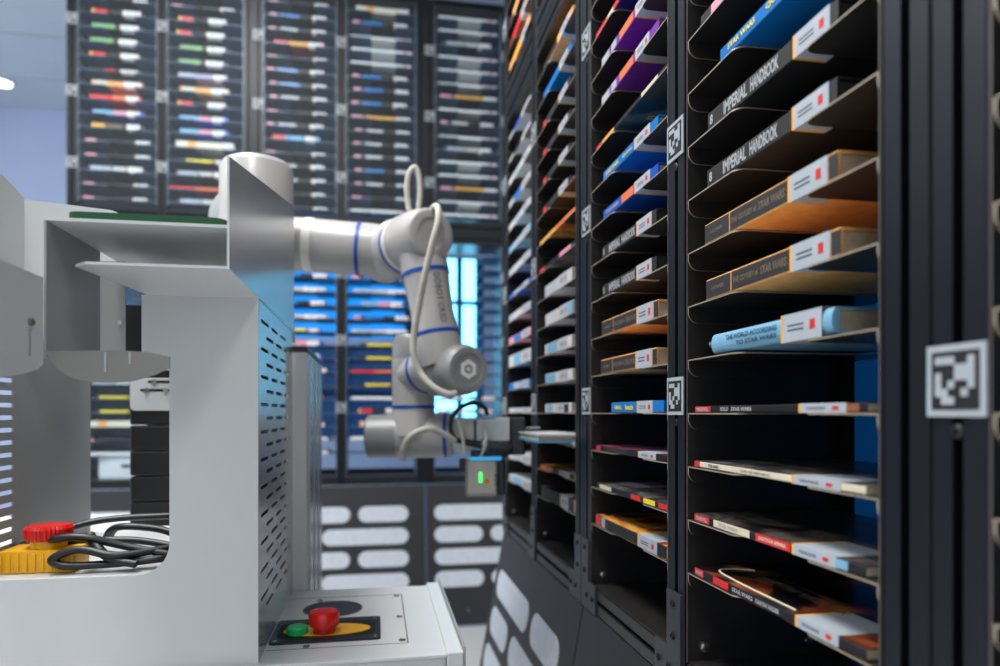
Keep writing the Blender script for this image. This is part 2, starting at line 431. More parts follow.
pl = [(0.4305, 'black slotted post carrying the largest square marker'), (0.4735, 'black slotted post bordering the two black handbooks, without marker'),
      (0.8340, 'black slotted single post between the handbook bay and the purple book bay'), (1.1875, 'black slotted post with markers beside the purple book bay'),
      (1.2292, 'black slotted post without marker on the gripper bay side'), (1.5825, 'black slotted single post behind the gripper'),
      (1.9395, 'black slotted end post of the side rack'), (0.060, 'black slotted post nearest the viewer')]
for i, (y, lb) in enumerate(pl):
    marks = [] if i in (1, 4) else [0.33, 5.33, 10.33, 17.4, 22.4, 27.4]
    post(side_pos(y), RZ_S, lb, None, marks, {1: -0, 2: -1, 3: 1, 4: -1, 5: -1, 6: 1}.get(i, 0))
# back wall: modules of two bays
MOD = 0.745; X0 = -0.5245
mods = [X0-MOD, X0, X0+MOD]
back_bays = []
for m in range(-1, 2):
    base = X0+m*MOD
    back_bays += [base+0.041+0.1555, base+MOD-0.041-0.1555]
back_bays = back_bays  # six bays, the last behind the side rack
ordw = ['first', 'second', 'third', 'fourth', 'fifth', 'sixth']
for i, x in enumerate(back_bays):
    rack_bay((x, B_Y), 0, True, 'navy', 'upper back rack bay of thin books, %s from the glazed end' % ordw[i], 'back rack bays', None, True)
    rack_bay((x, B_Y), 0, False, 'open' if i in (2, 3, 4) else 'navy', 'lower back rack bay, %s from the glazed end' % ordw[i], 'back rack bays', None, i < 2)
    rails((x, B_Y), 0, 0.309, 'black slotted rails around the back bay %s from the glazed end' % ordw[i], 'back rack rails')
bp = [X0-MOD+0.0205]
names = ['at the glazed end of the back rack']
xs = []
for m in range(-1, 2):
    base = X0+m*MOD
    xs += [(base+0.0205, True), (base+MOD/2, True), (base+MOD-0.0205, False)]
nthp = ['first', 'second', 'third', 'fourth', 'fifth', 'sixth', 'seventh', 'eighth', 'ninth']
for i, (x, mk) in enumerate(xs):
    post((x, B_Y), 0, 'black slotted back rack post, %s from the glazed end' % nthp[i], 'back rack posts', [0.4, 5.4, 10.4, 17.45, 22.45, 27.45] if mk else [], 0)

# skirts with white capsule patches
def capsule(x0, x1, zc, h=0.035):
    pts = []
    r = h
    for k in range(9):
        a = -math.pi/2 + math.pi*k/8; pts.append((x1-r+r*math.cos(a), zc+r*math.sin(a)))
    for k in range(9):
        a = math.pi/2 + math.pi*k/8; pts.append((x0+r+r*math.cos(a), zc+r*math.sin(a)))
    return pts
def skirt(loc, rz, L, label, mir=False):
    e = empty('skirt_panel', (loc[0], loc[1], Z(-5.4)), rz); tag(e, label, 'skirt panel', 'rack skirt panels')
    g = empty('x'); bpy.data.objects.remove(g)
    hgt = Z(-5.4); slope = math.atan(0.115/hgt)
    b = MB().m(M_skirt); b.box(-L/2, L/2, 0, 0.012, -hgt/math.cos(slope)+0.012, 0, 0.002)
    o = b.obj('board', e); o.rotation_euler = (-slope, 0, 0)
    rows = [[(-0.335, 0.04), (0.075, 0.295)], [(-0.335, -0.115), (-0.08, 0.295)]]
    for r in range(4):
        zc = -(0.128+0.098*r)*1.0
        for (a, c) in rows[r % 2]:
            q = MB().m(M_patch); q.prism(capsule(a, c, zc), 'y', -0.0012, 0.0); k = q.obj('capsule_patch', e); k.rotation_euler = (-slope, 0, 0)
    bt = MB().m(M_screw); bt.lathe((-L/2+0.18, 0, -0.56), (0, -1, 0), [(0, 0.006), (0.003, 0.006), (0.003, 0)], 12); k = bt.obj('bolt', e); k.rotation_euler = (-slope, 0, 0)
    return e
skirt((A_X, (1.207+1.9605)/2+SY), RZ_S, 0.75, 'dark sloping skirt panel with white capsules under the two farthest side bays')
skirt((A_X, (0.4515+1.207)/2+SY), RZ_S, 0.75, 'dark sloping skirt panel under the handbook and purple book bays')
for i, m in enumerate((-1, 0, 1)):
    skirt((X0+m*MOD+MOD/2, B_Y), 0, 0.741, 'dark skirt panel with white capsules, %s of the back row from the glazed end' % ordw[i])

# ---------------------------------------------------------------- books
LM = [M_label]
M_labb = mat('lightened_back_label', (240, 240, 238), 0.5)  # white label lightened in colour to make up for weaker light at the back
def book(name, L, D, T, cover, pages=None, bands=(), label=None, texts=(), hard=True, toplabel=None, marks=(), rounded=False):
    """origin at the front bottom middle; spine faces -y; returns the cover mesh object with its parts"""
    bt = 0.0022 if hard else 0.0006
    b = MB().m(cover)
    # C shaped case: profile in (y,z)
    if rounded:
        out = [(D, 0), (0.004, 0)]
        for k in range(1, 8):
            a = -math.pi/2 - k*math.pi/8; out.append((0.004+0.005*math.cos(a), T/2+T/2*math.sin(a)))
        out += [(0.004, T), (D, T), (D, T-bt), (0.006, T-bt), (0.006, bt), (D, bt)]
    else:
        out = [(D, 0), (0.0008, 0), (0, 0.0008), (0, T-0.0008), (0.0008, T), (D, T), (D, T-bt), (bt, T-bt), (bt, bt), (D, bt)]
    b.prism(out, 'x', -L/2, L/2)
    for (a, c, m_) in bands:
        z0, z1 = 0.0006, T-0.0006
        zi = 0.0014 if hard else 0.0004
        b.m(m_).box(-L/2+a*L, -L/2+c*L, -0.0003 if not rounded else -0.0013, 0.0002, zi, T-zi)
    root = b.obj(name)
    ins = 0.003 if hard else 0.0002
    MB().m(pages or M_page).box(-L/2+ins, L/2-ins, max(bt, 0.006 if rounded else bt), D-ins, bt+0.0001, T-bt-0.0001).obj('pages', root)
    if label:
        x0, x1 = -L/2+label[0]*L, -L/2+label[1]*L; e = 0.0005 if not rounded else 0.0016; wr = label[2] if len(label) > 2 else 0.022
        q = MB().m(LM[0])
        prof = [(wr, -e), (-e, -e), (-e, T+e), (wr, T+e), (wr, T+e-0.0004), (-e+0.0004, T+e-0.0004), (-e+0.0004, -e+0.0004), (wr, -e+0.0004)]
        q.prism(prof, 'x', x0+0.0032, x1)
        q.m(M_lyel).prism(prof, 'x', x0, x0+0.0032)
        lo = q.obj('spine_label', root)
        if label[3:] != (0,):
            q = MB().m(M_lred); w_ = x1-x0
            q.box(x1-0.27*w_, x1-0.15*w_, -e-0.0003, -e, T*0.30, T*0.70)
            q.m(M_ink)
            for zz in (0.36, 0.55):
                q.box(x0+0.18*w_, x1-0.42*w_, -e-0.0002, -e, T*zz, T*(zz+0.07))
            q.obj('label_print', lo)
    for (s, a, c, hh, m_, zf) in texts:
        me = fit_text(s, (c-a)*L, hh*T, m_, 0.03); me.transform(Matrix.Rotation(math.pi/2, 4, 'X'))
        t = link('title', me, root, (-L/2+a*L, -0.0006 if not rounded else -0.0016, T*zf))
    return root
def place_side(o, ycen, n, gap=0.0006, push=0.002):
    o.location = (A_X+push, ycen+SY, Z(n)+gap); o.rotation_euler = (0, 0, RZ_S)
M_imp = mat('black_cover', (12, 12, 15), 0.65)
M_wtxt = mat('white_lettering', (168, 172, 178), 0.5)
M_ytxt = mat('yellow_lettering', (236, 214, 60), 0.5)
M_tan = mat('tan_cover', (238, 172, 98), 0.5, 0, 0.12, 60)
M_dspine = mat('charcoal_spine_paper', (34, 34, 38), 0.7)
M_blu = mat('bright_blue_cover', (16, 112, 190), 0.3)
M_blu2 = mat('deep_blue_cover', (20, 78, 178), 0.3)
M_lblu = mat('light_blue_cover', (120, 172, 202), 0.4)
M_pur = mat('purple_cover', (112, 40, 150), 0.4)
M_cream = mat('cream_cover', (214, 204, 180), 0.5)
M_tred = mat('red_tab', (214, 44, 50), 0.4)
M_gold = mat('dull_gold_lettering', (108, 92, 74), 0.5)
M_orange = mat('orange_band', (228, 116, 70), 0.4)
M_dark = mat('near_black_cover', (16, 17, 22), 0.5)
M_pink = mat('pink_tag', (226, 150, 170), 0.5)
M_tanpages = mat('warm_pages', (214, 190, 160), 0.8, 0, 0.12, 300)
art_dark = art('dark_space_picture', [(14, 14, 20), (30, 22, 28), (20, 26, 38), (96, 62, 50), (40, 40, 50)], 16)
art_orange = art('orange_planet_picture', [(10, 10, 14), (16, 12, 14), (24, 16, 16), (120, 58, 30), (172, 96, 54), (30, 16, 14)], 9, seed=3)
art_warm = art('fiery_picture', [(20, 16, 18), (210, 110, 30), (240, 190, 90), (150, 40, 26), (24, 24, 34)], 14, seed=5)
art_teal = art('dark_teal_picture', [(12, 36, 46), (18, 50, 60), (30, 44, 50), (90, 100, 96)], 7, seed=1)
art_navy = art('starry_navy_picture', [(16, 24, 78), (22, 30, 96), (18, 26, 84), (70, 90, 170)], 40, seed=8)
art_grey = art('grey_comic_picture', [(18, 18, 22), (60, 62, 66), (120, 116, 110), (30, 30, 40)], 20, seed=11)
art_pp = art('violet_comic_picture', [(40, 20, 60), (96, 70, 130), (150, 60, 60), (26, 24, 34)], 15, seed=13)
nb = {}
def fin(o, desc, bay, cat='book', grp=None):
    nb[bay] = nb.get(bay, 0)+1
    o['label'] = desc; o['category'] = cat; o['group'] = grp
    return o
# --- near bay D, y centre by pixel measured ends
GD = 'books in the near side bay'
def cen(y0, y1): return (y0+y1)/2
o = book('book', 0.24, 0.17, 0.012, M_dark, bands=[(0.10, 0.22, M_pink), (0.3, 0.7, M_dspine)], label=(0.62, 0.9, 0.03)); place_side(o, 0.655, 7)
fin(o, 'thin dark book with a pink tag, above the bright blue hardcover', 'D', grp=GD)
o = book('book', 0.225, 0.165, 0.0135, M_blu, texts=[('STAR WARS', 0.07, 0.30, 0.42, M_ytxt, 0.55), ("Queen's Peril", 0.38, 0.66, 0.46, M_ytxt, 0.55)], label=(0.72, 0.95, 0.03)); place_side(o, 0.6185, 6)
q = MB().m(M_ytxt); q.prism([(0.035, 0.03), (0.05, 0.026), (0.075, 0.034), (0.07, 0.046), (0.048, 0.044)], 'z', -0.0003, -0.0001); q.obj('back_cover_print', o)
fin(o, 'bright blue hardcover with yellow lettering, above both black handbooks', 'D', grp=GD)
for n, yc, lb in ((5, 0.6515, 'black hardcover with white capital lettering, directly under the bright blue hardcover'), (4, 0.6530, 'black hardcover with white capital lettering, directly above the upper tan hardcover')):
    o = book('book', 0.214, 0.150, 0.0185, M_imp, texts=[('8', 0.025, 0.055, 0.55, M_wtxt, 0.5), ('IMPERIAL', 0.165, 0.375, 0.70, M_wtxt, 0.5), ('HANDBOOK', 0.405, 0.625, 0.70, M_wtxt, 0.5)],
             label=(0.725, 0.955, 0.03), pages=mat('dark_page_edges', (52, 50, 52), 0.7)); place_side(o, yc, n)
    fin(o, lb, 'D', grp=GD)
for n, yc, lb in ((3, 0.655, 'tan hardcover with a charcoal spine, the upper one of two alike'), (2, 0.652, 'tan hardcover with a charcoal spine, the lower one of two alike')):
    o = book('book', 0.220, 0.155, 0.0215, M_tan, pages=M_tanpages, bands=[(0.0, 0.235, M_dspine), (0.245, 0.70, M_dspine), (0.95, 1.0, M_dspine)],
             texts=[('HOMER', 0.06, 0.18, 0.18, M_gold, 0.5), ('THE ODYSSEY of', 0.26, 0.47, 0.26, M_gold, 0.5), ('STAR WARS', 0.49, 0.68, 0.36, M_dspine if False else M_gold, 0.5)],
             label=(0.70, 0.945, 0.028)); place_side(o, yc, n)
    fin(o, lb, 'D', grp=GD)
o = book('book', 0.198, 0.15, 0.0205, M_lblu, rounded=True, texts=[('THE WORLD ACCORDING', 0.16, 0.62, 0.24, mat('navy_lettering', (34, 60, 92), 0.5), 0.66), ('TO STAR WARS', 0.26, 0.62, 0.22, mat('navy_lettering', (34, 60, 92), 0.5), 0.32)],
         label=(0.655, 0.94, 0.028)); place_side(o, 0.650, 1, 0.0022)
fin(o, 'light blue hardcover with a rounded spine, below the tan hardcovers', 'D', grp=GD)
def comic(T, spine, topart, bands, label, texts=(), L=0.276, D=0.17):
    o = book('comic_book', L, D, T, spine, bands=bands, label=label, texts=texts, hard=False)
    q = MB().m(topart).box(-L/2, L/2, 0.0002, D, T, T+0.0003).box(-L/2, L/2, 0.0002, D, -0.0003, 0.0); q.obj('cover_picture', o)
    return o
o = comic(0.0068, M_dark, art_dark, [(0, 0.13, M_tred), (0.92, 0.97, mat('brown_band', (140, 84, 58), 0.5))], (0.70, 0.92, 0.03), [('MARVEL', 0.015, 0.115, 0.62, M_wtxt, 0.5), ('SOLO', 0.21, 0.27, 0.6, M_wtxt, 0.5), ('STAR WARS', 0.29, 0.43, 0.6, M_wtxt, 0.5)]); place_side(o, 0.6505, 0)
fin(o, 'thin black comic with a red tab, seen edge on at eye level', 'D', 'comic', GD)
o = comic(0.0065, M_cream, art_grey, [(0, 0.045, M_tred)], (0.67, 0.9, 0.045), [('STAR WARS', 0.12, 0.20, 0.5, mat('navy_lettering', (34, 60, 92), 0.5), 0.5), ('AGE OF REPUBLIC', 0.36, 0.55, 0.28, M_gold, 0.5)]); place_side(o, 0.652, -1)
fin(o, 'cream spined comic, uppermost of the three lying below eye level', 'D', 'comic', GD)
o = comic(0.008, M_dark, art('brown_grey_picture', [(20, 18, 22), (52, 44, 42), (90, 84, 78), (24, 24, 30)], 18, seed=21), [(0, 0.125, M_tred), (0.16, 0.42, M_cream), (0.46, 0.66, M_tred), (0.88, 0.93, M_lblu)], (0.67, 0.88, 0.05),
          [('MARVEL', 0.015, 0.11, 0.55, M_wtxt, 0.5), ('STAR WARS', 0.20, 0.34, 0.5, M_wtxt, 0.5), ('DOCTOR APHRA', 0.48, 0.64, 0.45, M_cream, 0.5)]); place_side(o, 0.652, -2)
fin(o, 'comic with a red and cream spine, between the cream comic and the orange picture comic', 'D', 'comic', GD)
o = comic(0.0085, M_dark, art_orange, [(0, 0.075, M_tred), (0.155, 0.27, M_tred)], (0.685, 0.89, 0.05),
          [('MARVEL', 0.01, 0.07, 0.5, M_wtxt, 0.5), ('STAR WARS', 0.30, 0.44, 0.5, M_wtxt, 0.5), ('DARTH VADER', 0.46, 0.60, 0.5, M_wtxt, 0.5)]); place_side(o, 0.6515, -3)
me = fit_text('DARTH VADER', 0.15, 0.014, M_gold); link('cover_title', me, o, (-0.09, 0.045, 0.0090))
me = fit_text('STAR WARS', 0.12, 0.006, M_gold); link('cover_subtitle', me, o, (-0.09, 0.060, 0.0090))
q = MB().m(M_cream); q.tube([(0.04, 0.008, 0.0089), (-0.06, 0.010, 0.0089), (-0.112, 0.016, 0.0089), (-0.118, 0.035, 0.0089), (-0.108, 0.055, 0.0089)], 0.0012, 6); q.obj('white_cover_line', o)
fin(o, 'comic with an orange and black cover picture, lowest in the near bay', 'D', 'comic', GD)

# --- second bay C
GC = 'books in the second side bay'
o = comic(0.008, M_cream, art_navy, [(0, 0.2, M_tred), (0.3, 0.4, M_tred)], (0.62, 0.85, 0.03)); place_side(o, 1.006, 10)
fin(o, 'comic with a starry navy cover above the two purple books', 'C', 'comic', GC)
o = comic(0.008, M_tred, art_dark, [(0.1, 0.3, M_cream)], (0.62, 0.85, 0.03)); place_side(o, 1.006, 11)
fin(o, 'red edged comic at the top of the second bay, mostly cut off', 'C', 'comic', GC)
for n, lb in ((9, 'purple hardcover with an orange and white spine, the upper of two'), (8, 'purple hardcover with an orange and white spine, the lower of two')):
    o = book('book', 0.225, 0.160, 0.0145, M_pur, bands=[(0, 0.16, M_wtxt), (0.2, 0.30, M_wtxt), (0.36, 0.60, M_orange)], label=(0.64, 0.86, 0.05)); place_side(o, 1.002, n)
    q = MB().m(M_wtxt)
    for k in range(3): q.box(-0.02, 0.02-k*0.006, 0.045+k*0.006, 0.047+k*0.006, -0.0004, -0.0001)
    q.obj('back_cover_print', o)
    fin(o, lb, 'C', grp=GC)
o = comic(0.006, M_dark, art_teal, [(0, 0.08, M_tred), (0.1, 0.3, M_lyel), (0.7, 0.9, M_cream)], None); place_side(o, 1.004, 7)
q = MB().m(M_lyel).box(-0.006, -0.003, 0.03, 0.10, -0.0006, -0.0003).box(0.002, 0.004, 0.03, 0.10, -0.0006, -0.0003)
q.obj('cover_line', o)
q = MB().m(M_lyel).lathe((0.03, 0.10, -0.0005), (0, 0, 1), [(0, 0), (0, 0.017), (0.0003, 0.017)], 24); q.m(M_lblu).lathe((0.03, 0.10, -0.0007), (0, 0, 1), [(0, 0), (0, 0.013), (0.0002, 0.013)], 24); q.obj('cover_badge', o)
fin(o, 'thin dark teal comic with a round badge, under the purple books', 'C', 'comic', GC)
for n, m_, lb, t in ((6, M_blu, 'bright blue hardcover with yellow lettering, under the teal comic', M_ytxt), (5, M_blu2, 'deep blue hardcover with an orange and white spine', M_wtxt)):
    o = book('book', 0.215, 0.155, 0.0145, m_, texts=[('STAR WARS', 0.06, 0.33, 0.4, t, 0.5)] + ([('Queen', 0.4, 0.58, 0.34, t, 0.5)] if n == 6 else []),
             bands=[(0.38, 0.6, M_orange)] if n == 5 else (), label=(0.62, 0.88, 0.05)); place_side(o, 1.000, n)
    fin(o, lb, 'C', grp=GC)
for n, lb in ((4, 'black handbook in the second bay, under the deep blue hardcover'), (3, 'black handbook in the second bay, above the tan hardcovers')):
    o = book('book', 0.214, 0.15, 0.0185, M_imp, texts=[('8', 0.025, 0.055, 0.55, M_wtxt, 0.5), ('IMPERIAL', 0.15, 0.38, 0.66, M_wtxt, 0.5), ('HANDBOOK', 0.41, 0.66, 0.66, M_wtxt, 0.5)],
             label=(0.68, 0.93, 0.03), pages=mat('dark_page_edges', (52, 50, 52), 0.7)); place_side(o, 1.005, n)
    fin(o, lb, 'C', grp=GC)
for n, lb in ((2, 'tan hardcover in the second bay, the upper one with its label shifted'), (1, 'tan hardcover in the second bay, above the slim blue book')):
    o = book('book', 0.222, 0.155, 0.0225, M_tan, pages=M_tanpages, bands=[(0.0, 0.235, M_dspine), (0.245, 0.70, M_dspine), (0.94, 1.0, M_dspine)],
             texts=[('HOMER', 0.06, 0.18, 0.18, M_gold, 0.5), ('THE ODYSSEY of', 0.26, 0.47, 0.26, M_gold, 0.5), ('STAR WARS', 0.49, 0.68, 0.36, M_gold, 0.5)],
             label=(0.67, 0.93, 0.028)); place_side(o, 1.012-0.004*n, n)
    fin(o, lb, 'C', grp=GC)
o = book('book', 0.195, 0.15, 0.015, M_blu, texts=[('SMALL', 0.08, 0.24, 0.4, M_ytxt, 0.5), ('batch', 0.31, 0.47, 0.5, M_ytxt, 0.5)], label=(0.54, 0.82, 0.03), pages=mat('dark_page_edges', (52, 50, 52), 0.7)); place_side(o, 0.972, 0)
fin(o, 'slim bright blue book seen edge on at eye level', 'C', grp=GC)
o = comic(0.0075, M_dark, art_pp, [(0, 0.07, M_tred), (0.2, 0.5, M_dspine)], (0.66, 0.88, 0.05)); place_side(o, 1.004, -1)
fin(o, 'black comic with a violet cover, first below the slim blue book', 'C', 'comic', GC)
o = comic(0.0075, M_dark, art_grey, [(0.05, 0.25, M_cream), (0.55, 0.68, M_lred), (0.72, 0.86, M_ytxt), (0.9, 1, M_lred)], None); place_side(o, 1.002, -2)
q = MB().m(M_label).box(-0.13, -0.05, 0.03, 0.09, 0.0078, 0.0083); q.obj('cover_sticker', o)
fin(o, 'grey and green comic with red and yellow spine blocks', 'C', 'comic', GC)
o = comic(0.016, M_dark, art_warm, [(0, 0.08, M_tred), (0.1, 0.16, M_wtxt), (0.22, 0.5, M_dspine)], (0.66, 0.90, 0.06)); place_side(o, 1.006, -3)
fin(o, 'thick comic with a fiery orange cover, lowest in the second bay', 'C', 'comic', GC)

# --- third bay B and farthest bay A, upper beam books
def quick(L, T, col, yc, n, bands, label, desc, grp, name='book', hard=True, artm=None, D=0.16):
    if artm: o = comic(T, col, artm, bands, label, L=L)
    else: o = book(name, L, D, T, col, bands=bands, label=label, hard=hard)
    place_side(o, yc, n); fin(o, desc, 'x', 'comic' if artm else 'book', grp)
GB = 'books in the third side bay'
yb = 1.400
M_greyc = mat('grey_white_cover', (196, 196, 198), 0.5)
quick(0.22, 0.015, M_tan, yb-0.01, 12, [(0, 0.5, M_dark)], (0.6, 0.9, 0.05), 'tan book under the slotted beam of the third bay', GB)
quick(0.215, 0.015, M_blu, yb-0.005, 11, [], (0.6, 0.88, 0.05), 'bright blue book in the third bay above the red tabbed row', GB)
for n, t in zip((10, 9, 8, 7), ('topmost', 'second', 'third', 'lowest')):
    quick(0.215, 0.014, M_imp, yb, n, [(0.02, 0.12, M_tred), (0.3, 0.5, M_dspine)], (0.6, 0.9, 0.05), 'black book with a red tab, %s of four alike in the third bay' % t, GB)
quick(0.27, 0.008, M_orange, yb, 6, [(0, 0.5, M_lyel)], None, 'comic with an orange and red underside in the third bay', GB, artm=art_warm)
quick(0.27, 0.008, M_dark, yb, 5, [(0, 0.15, M_tred), (0.6, 0.9, M_pink)], None, 'thin dark comic under the orange one in the third bay', GB, artm=art_grey)
for n, T, bnd in ((4, 0.024, [(0.0, 0.5, M_label)]), (3, 0.024, [(0.7, 1, M_lblu)]), (2, 0.022, [(0.1, 0.5, M_lblu)]), (1, 0.020, [(0, 0.4, M_lblu)])):
    quick(0.205, T, M_greyc, yb-0.012-0.004*(n % 2), n, bnd, (0.55, 0.85, 0.02), 'pale hardcover in the third bay, number %s up from eye level' % {4: 'five', 3: 'four', 2: 'three', 1: 'two'}[n], GB)
quick(0.20, 0.018, M_greyc, yb-0.012, 0, [(0.1, 0.3, M_lblu), (0.75, 0.9, M_dspine)], (0.5, 0.75, 0.02), 'pale hardcover in the third bay at eye level', GB)
quick(0.26, 0.008, M_greyc, yb, -1, [(0, 0.2, M_lblu)], (0.6, 0.9, 0.05), 'comic lying under the drawn out trays of the third bay', GB, artm=art_grey)
quick(0.26, 0.009, M_dark, yb, -2, [(0, 0.4, M_orange)], (0.6, 0.88, 0.05), 'comic with an orange cover in the third bay', GB, artm=art_warm)
quick(0.25, 0.024, M_dark, yb, -3, [(0.1, 0.6, M_dspine)], (0.64, 0.86, 0.06), 'thick dark comic, lowest in the third bay', GB, artm=art_dark)
GA = 'books in the farthest side bay'
ya = 1.762
seqA = [(12, M_label, M_blu2, 'white'), (11, M_label, M_dark, 'white and black'), (10, M_greyc, M_label, 'pale'), (9, M_label, M_blu, 'white and sky blue'),
        (8, M_greyc, M_label, 'light grey'), (7, M_lblu, M_label, 'powder blue'), (6, M_label, M_greyc, 'plain white'), (5, M_blu2, M_label, 'deep blue'),
        (4, M_label, M_greyc, 'off white'), (3, M_pink, M_blu, 'pink and blue'), (2, M_greyc, M_lblu, 'thick silvery'), (1, M_blu, M_label, 'blue'),
        (0, M_greyc, M_label, 'slim pale'), (-2, M_greyc, M_label, 'bright white'), (-3, M_label, M_lblu, 'white and powder blue')]
for k, (n, a, c, nm) in enumerate(seqA):
    quick(0.265, 0.030 if n == 2 else (0.012 if n in (0, 5, 12, 11) else 0.018), a, ya, n, [(0.25, 0.6, c)], (0.66, 0.92, 0.04), '%s book in the farthest side bay, %s' % (nm, 'at eye level' if n == 0 else ('above eye level' if n > 0 else 'below eye level')), GA)
GU = 'books above the side beam'
quick(0.25, 0.02, M_tan, ya, 15, [(0.2, 0.6, M_lyel)], (0.6, 0.9, 0.05), 'orange and yellow book just above the beam at the far end', GU)
quick(0.25, 0.02, mat('maroon_cover', (120, 40, 36), 0.4), ya, 16, [(0.2, 0.6, M_tred)], (0.6, 0.9, 0.05), 'maroon book above the beam at the far end', GU)
quick(0.25, 0.02, M_dspine, ya, 17, [(0.2, 0.6, M_tan)], (0.6, 0.9, 0.05), 'charcoal book above the maroon book at the far end', GU)
for n, m_ in ((15, M_greyc), (16, M_blu), (17, M_tan)):
    quick(0.24, 0.018, m_, yb, n, [(0.2, 0.6, M_dspine)], (0.6, 0.9, 0.05), '%s book above the beam over the third bay' % {15: 'grey', 16: 'blue', 17: 'tan'}[n], GU)

# --- back wall books
cols = {
 'red': (M_dark, [(0, .06, M_lyel), (.06, .30, M_tred), (.32, .58, M_dspine)], (.60, .96)),
 'green': (M_dark, [(.02, .46, mat('pale_green_band', (128, 176, 112), .5))], (.56, .92)),
 'thin': (M_dspine, [(.0, .3, M_dspine), (.2, .5, M_tred)], (.60, .95)),
 'tan': (M_tan, [(.05, .3, M_cream), (.3, .6, M_tan)], (.62, .96)),
 'bright': (mat('scarlet_cover', (222, 34, 30), .4), [(.45, .7, M_orange)], (.70, .95)),
 'blue': (mat('cobalt_cover', (30, 96, 200), .4), [(.02, .4, M_lblu), (.4, .65, M_pink)], (.66, .92)),
 'gold': (M_dark, [(.0, .26, M_lyel), (.3, .6, M_gold)], (.68, .94)),
 'pink': (M_dark, [(.0, .16, M_pink), (.26, .5, M_dspine)], (.76, .98)),
 'white': (M_dark, [(.06, .44, M_label), (.46, .7, M_greyc)], (.72, .98)),
 'purple': (mat('lilac_cover', (170, 160, 196), .5), [(.0, .3, M_label)], (.70, .95)),
 'cream': (mat('ivory_cover', (226, 218, 196), .5), [(.2, .35, M_tan)], (.8, 1.)),
 'yellow': (M_dark, [(.15, .7, M_ytxt)], (.74, .96)),
 'scar': (mat('scarlet_cover', (222, 34, 30), .4), [(.4, .8, M_orange)], (.90, 1.)),
 'skyb': (M_dark, [(.0, .12, M_pink), (.18, .52, M_blu)], (.74, .98)),
 'grey': (M_dark, [(.0, .12, M_pink), (.2, .5, M_greyc)], (.74, .98)),
 'redblue': (mat('sky_cover', (70, 150, 206), .4), [(.0, .26, M_tred), (.4, .6, M_lblu)], (.68, .9)),
 'redyel': (M_tred, [(.3, .68, M_lyel)], (.68, .98)),
 'edge': (M_labb, [(.86, .93, M_pink)], None),
 'pyel': (M_dark, [(.0, .2, M_pink), (.24, .76, M_lyel)], (.76, 1.)),
 'lit': (M_greyc, [(.1, .4, M_label)], (.6, .95)),
}
word = {'red': 'black and red', 'green': 'black and pale green', 'thin': 'thin dark', 'tan': 'tan', 'bright': 'scarlet', 'blue': 'cobalt blue', 'gold': 'black and gold',
        'pink': 'pink tagged dark', 'white': 'dark white lettered', 'purple': 'lilac', 'cream': 'ivory', 'yellow': 'yellow lettered', 'scar': 'long scarlet', 'skyb': 'sky blue banded',
        'grey': 'grey banded', 'redblue': 'red and blue', 'redyel': 'red and yellow', 'edge': 'plain white edged', 'pyel': 'pink and yellow', 'lit': 'pale'}
protos = {}; LM[0] = M_labb
THK = {'cream': .026, 'gold': .02, 'redyel': .02, 'thin': .008, 'edge': .012, 'pink': .011, 'scar': .012, 'yellow': .012, 'tan': .022, 'skyb': .016, 'grey': .014, 'pyel': .014, 'lit': .014}
LEN = {'edge': .268, 'scar': .26, 'pyel': .26, 'cream': .235, 'pink': .255, 'white': .22, 'skyb': .245, 'grey': .245, 'redyel': .215, 'lit': .25}
bays_seq = {
 ('U', 0): ['pink', 'red', 'green', 'green', 'red', 'thin', 'tan', 'bright', 'blue', 'gold', 'pink', 'pink', 'white', 'pink', 'pink'],
 ('U', 1): ['pink', 'red', 'red', 'green', 'green', 'purple', 'tan', 'red', 'blue', 'blue', 'cream', 'yellow', 'white', 'scar', 'white'],
 ('U', 2): ['pink', 'skyb', 'grey', 'redyel', 'pink', 'skyb', 'skyb', 'grey', 'pink', 'grey', 'redblue', 'pink', 'grey', 'grey', 'pink', 'pink'],
 ('U', 3): ['cream', 'skyb', 'edge', 'edge', 'edge', 'skyb', 'skyb', 'skyb', 'pyel', 'grey', 'grey', 'grey', 'skyb', 'grey', 'pink', 'edge'],
 ('U', 4): ['edge', 'edge', 'white', 'edge', 'edge', 'edge', 'pyel', 'edge', 'grey', 'edge', 'white', 'edge', 'edge', 'pyel', 'edge', 'edge'],
 ('L', 2): ['lit', 'blue', 'skyb', 'lit', 'skyb', 'lit', 'yellow', 'blue', 'blue', 'skyb', 'blue', 'white', 'blue', 'grey', 'pink', 'pink'],
 ('L', 3): ['lit', 'pyel', 'skyb', 'lit', 'blue', 'skyb', 'lit', 'yellow', 'yellow', 'scar', 'yellow', 'edge', 'red', 'tan', 'edge', None],
 ('L', 4): [None]*11 + ['grey', 'grey', 'lit', 'edge', None],
 ('L', 0): [None]*8 + ['red', 'pink', 'white', 'yellow', 'yellow', 'cream', 'pink', 'edge'],
}
nth = ['top', 'second', 'third', 'fourth', 'fifth', 'sixth', 'seventh', 'eighth', 'ninth', 'tenth', 'eleventh', 'twelfth', 'thirteenth', 'fourteenth', 'fifteenth', 'sixteenth']
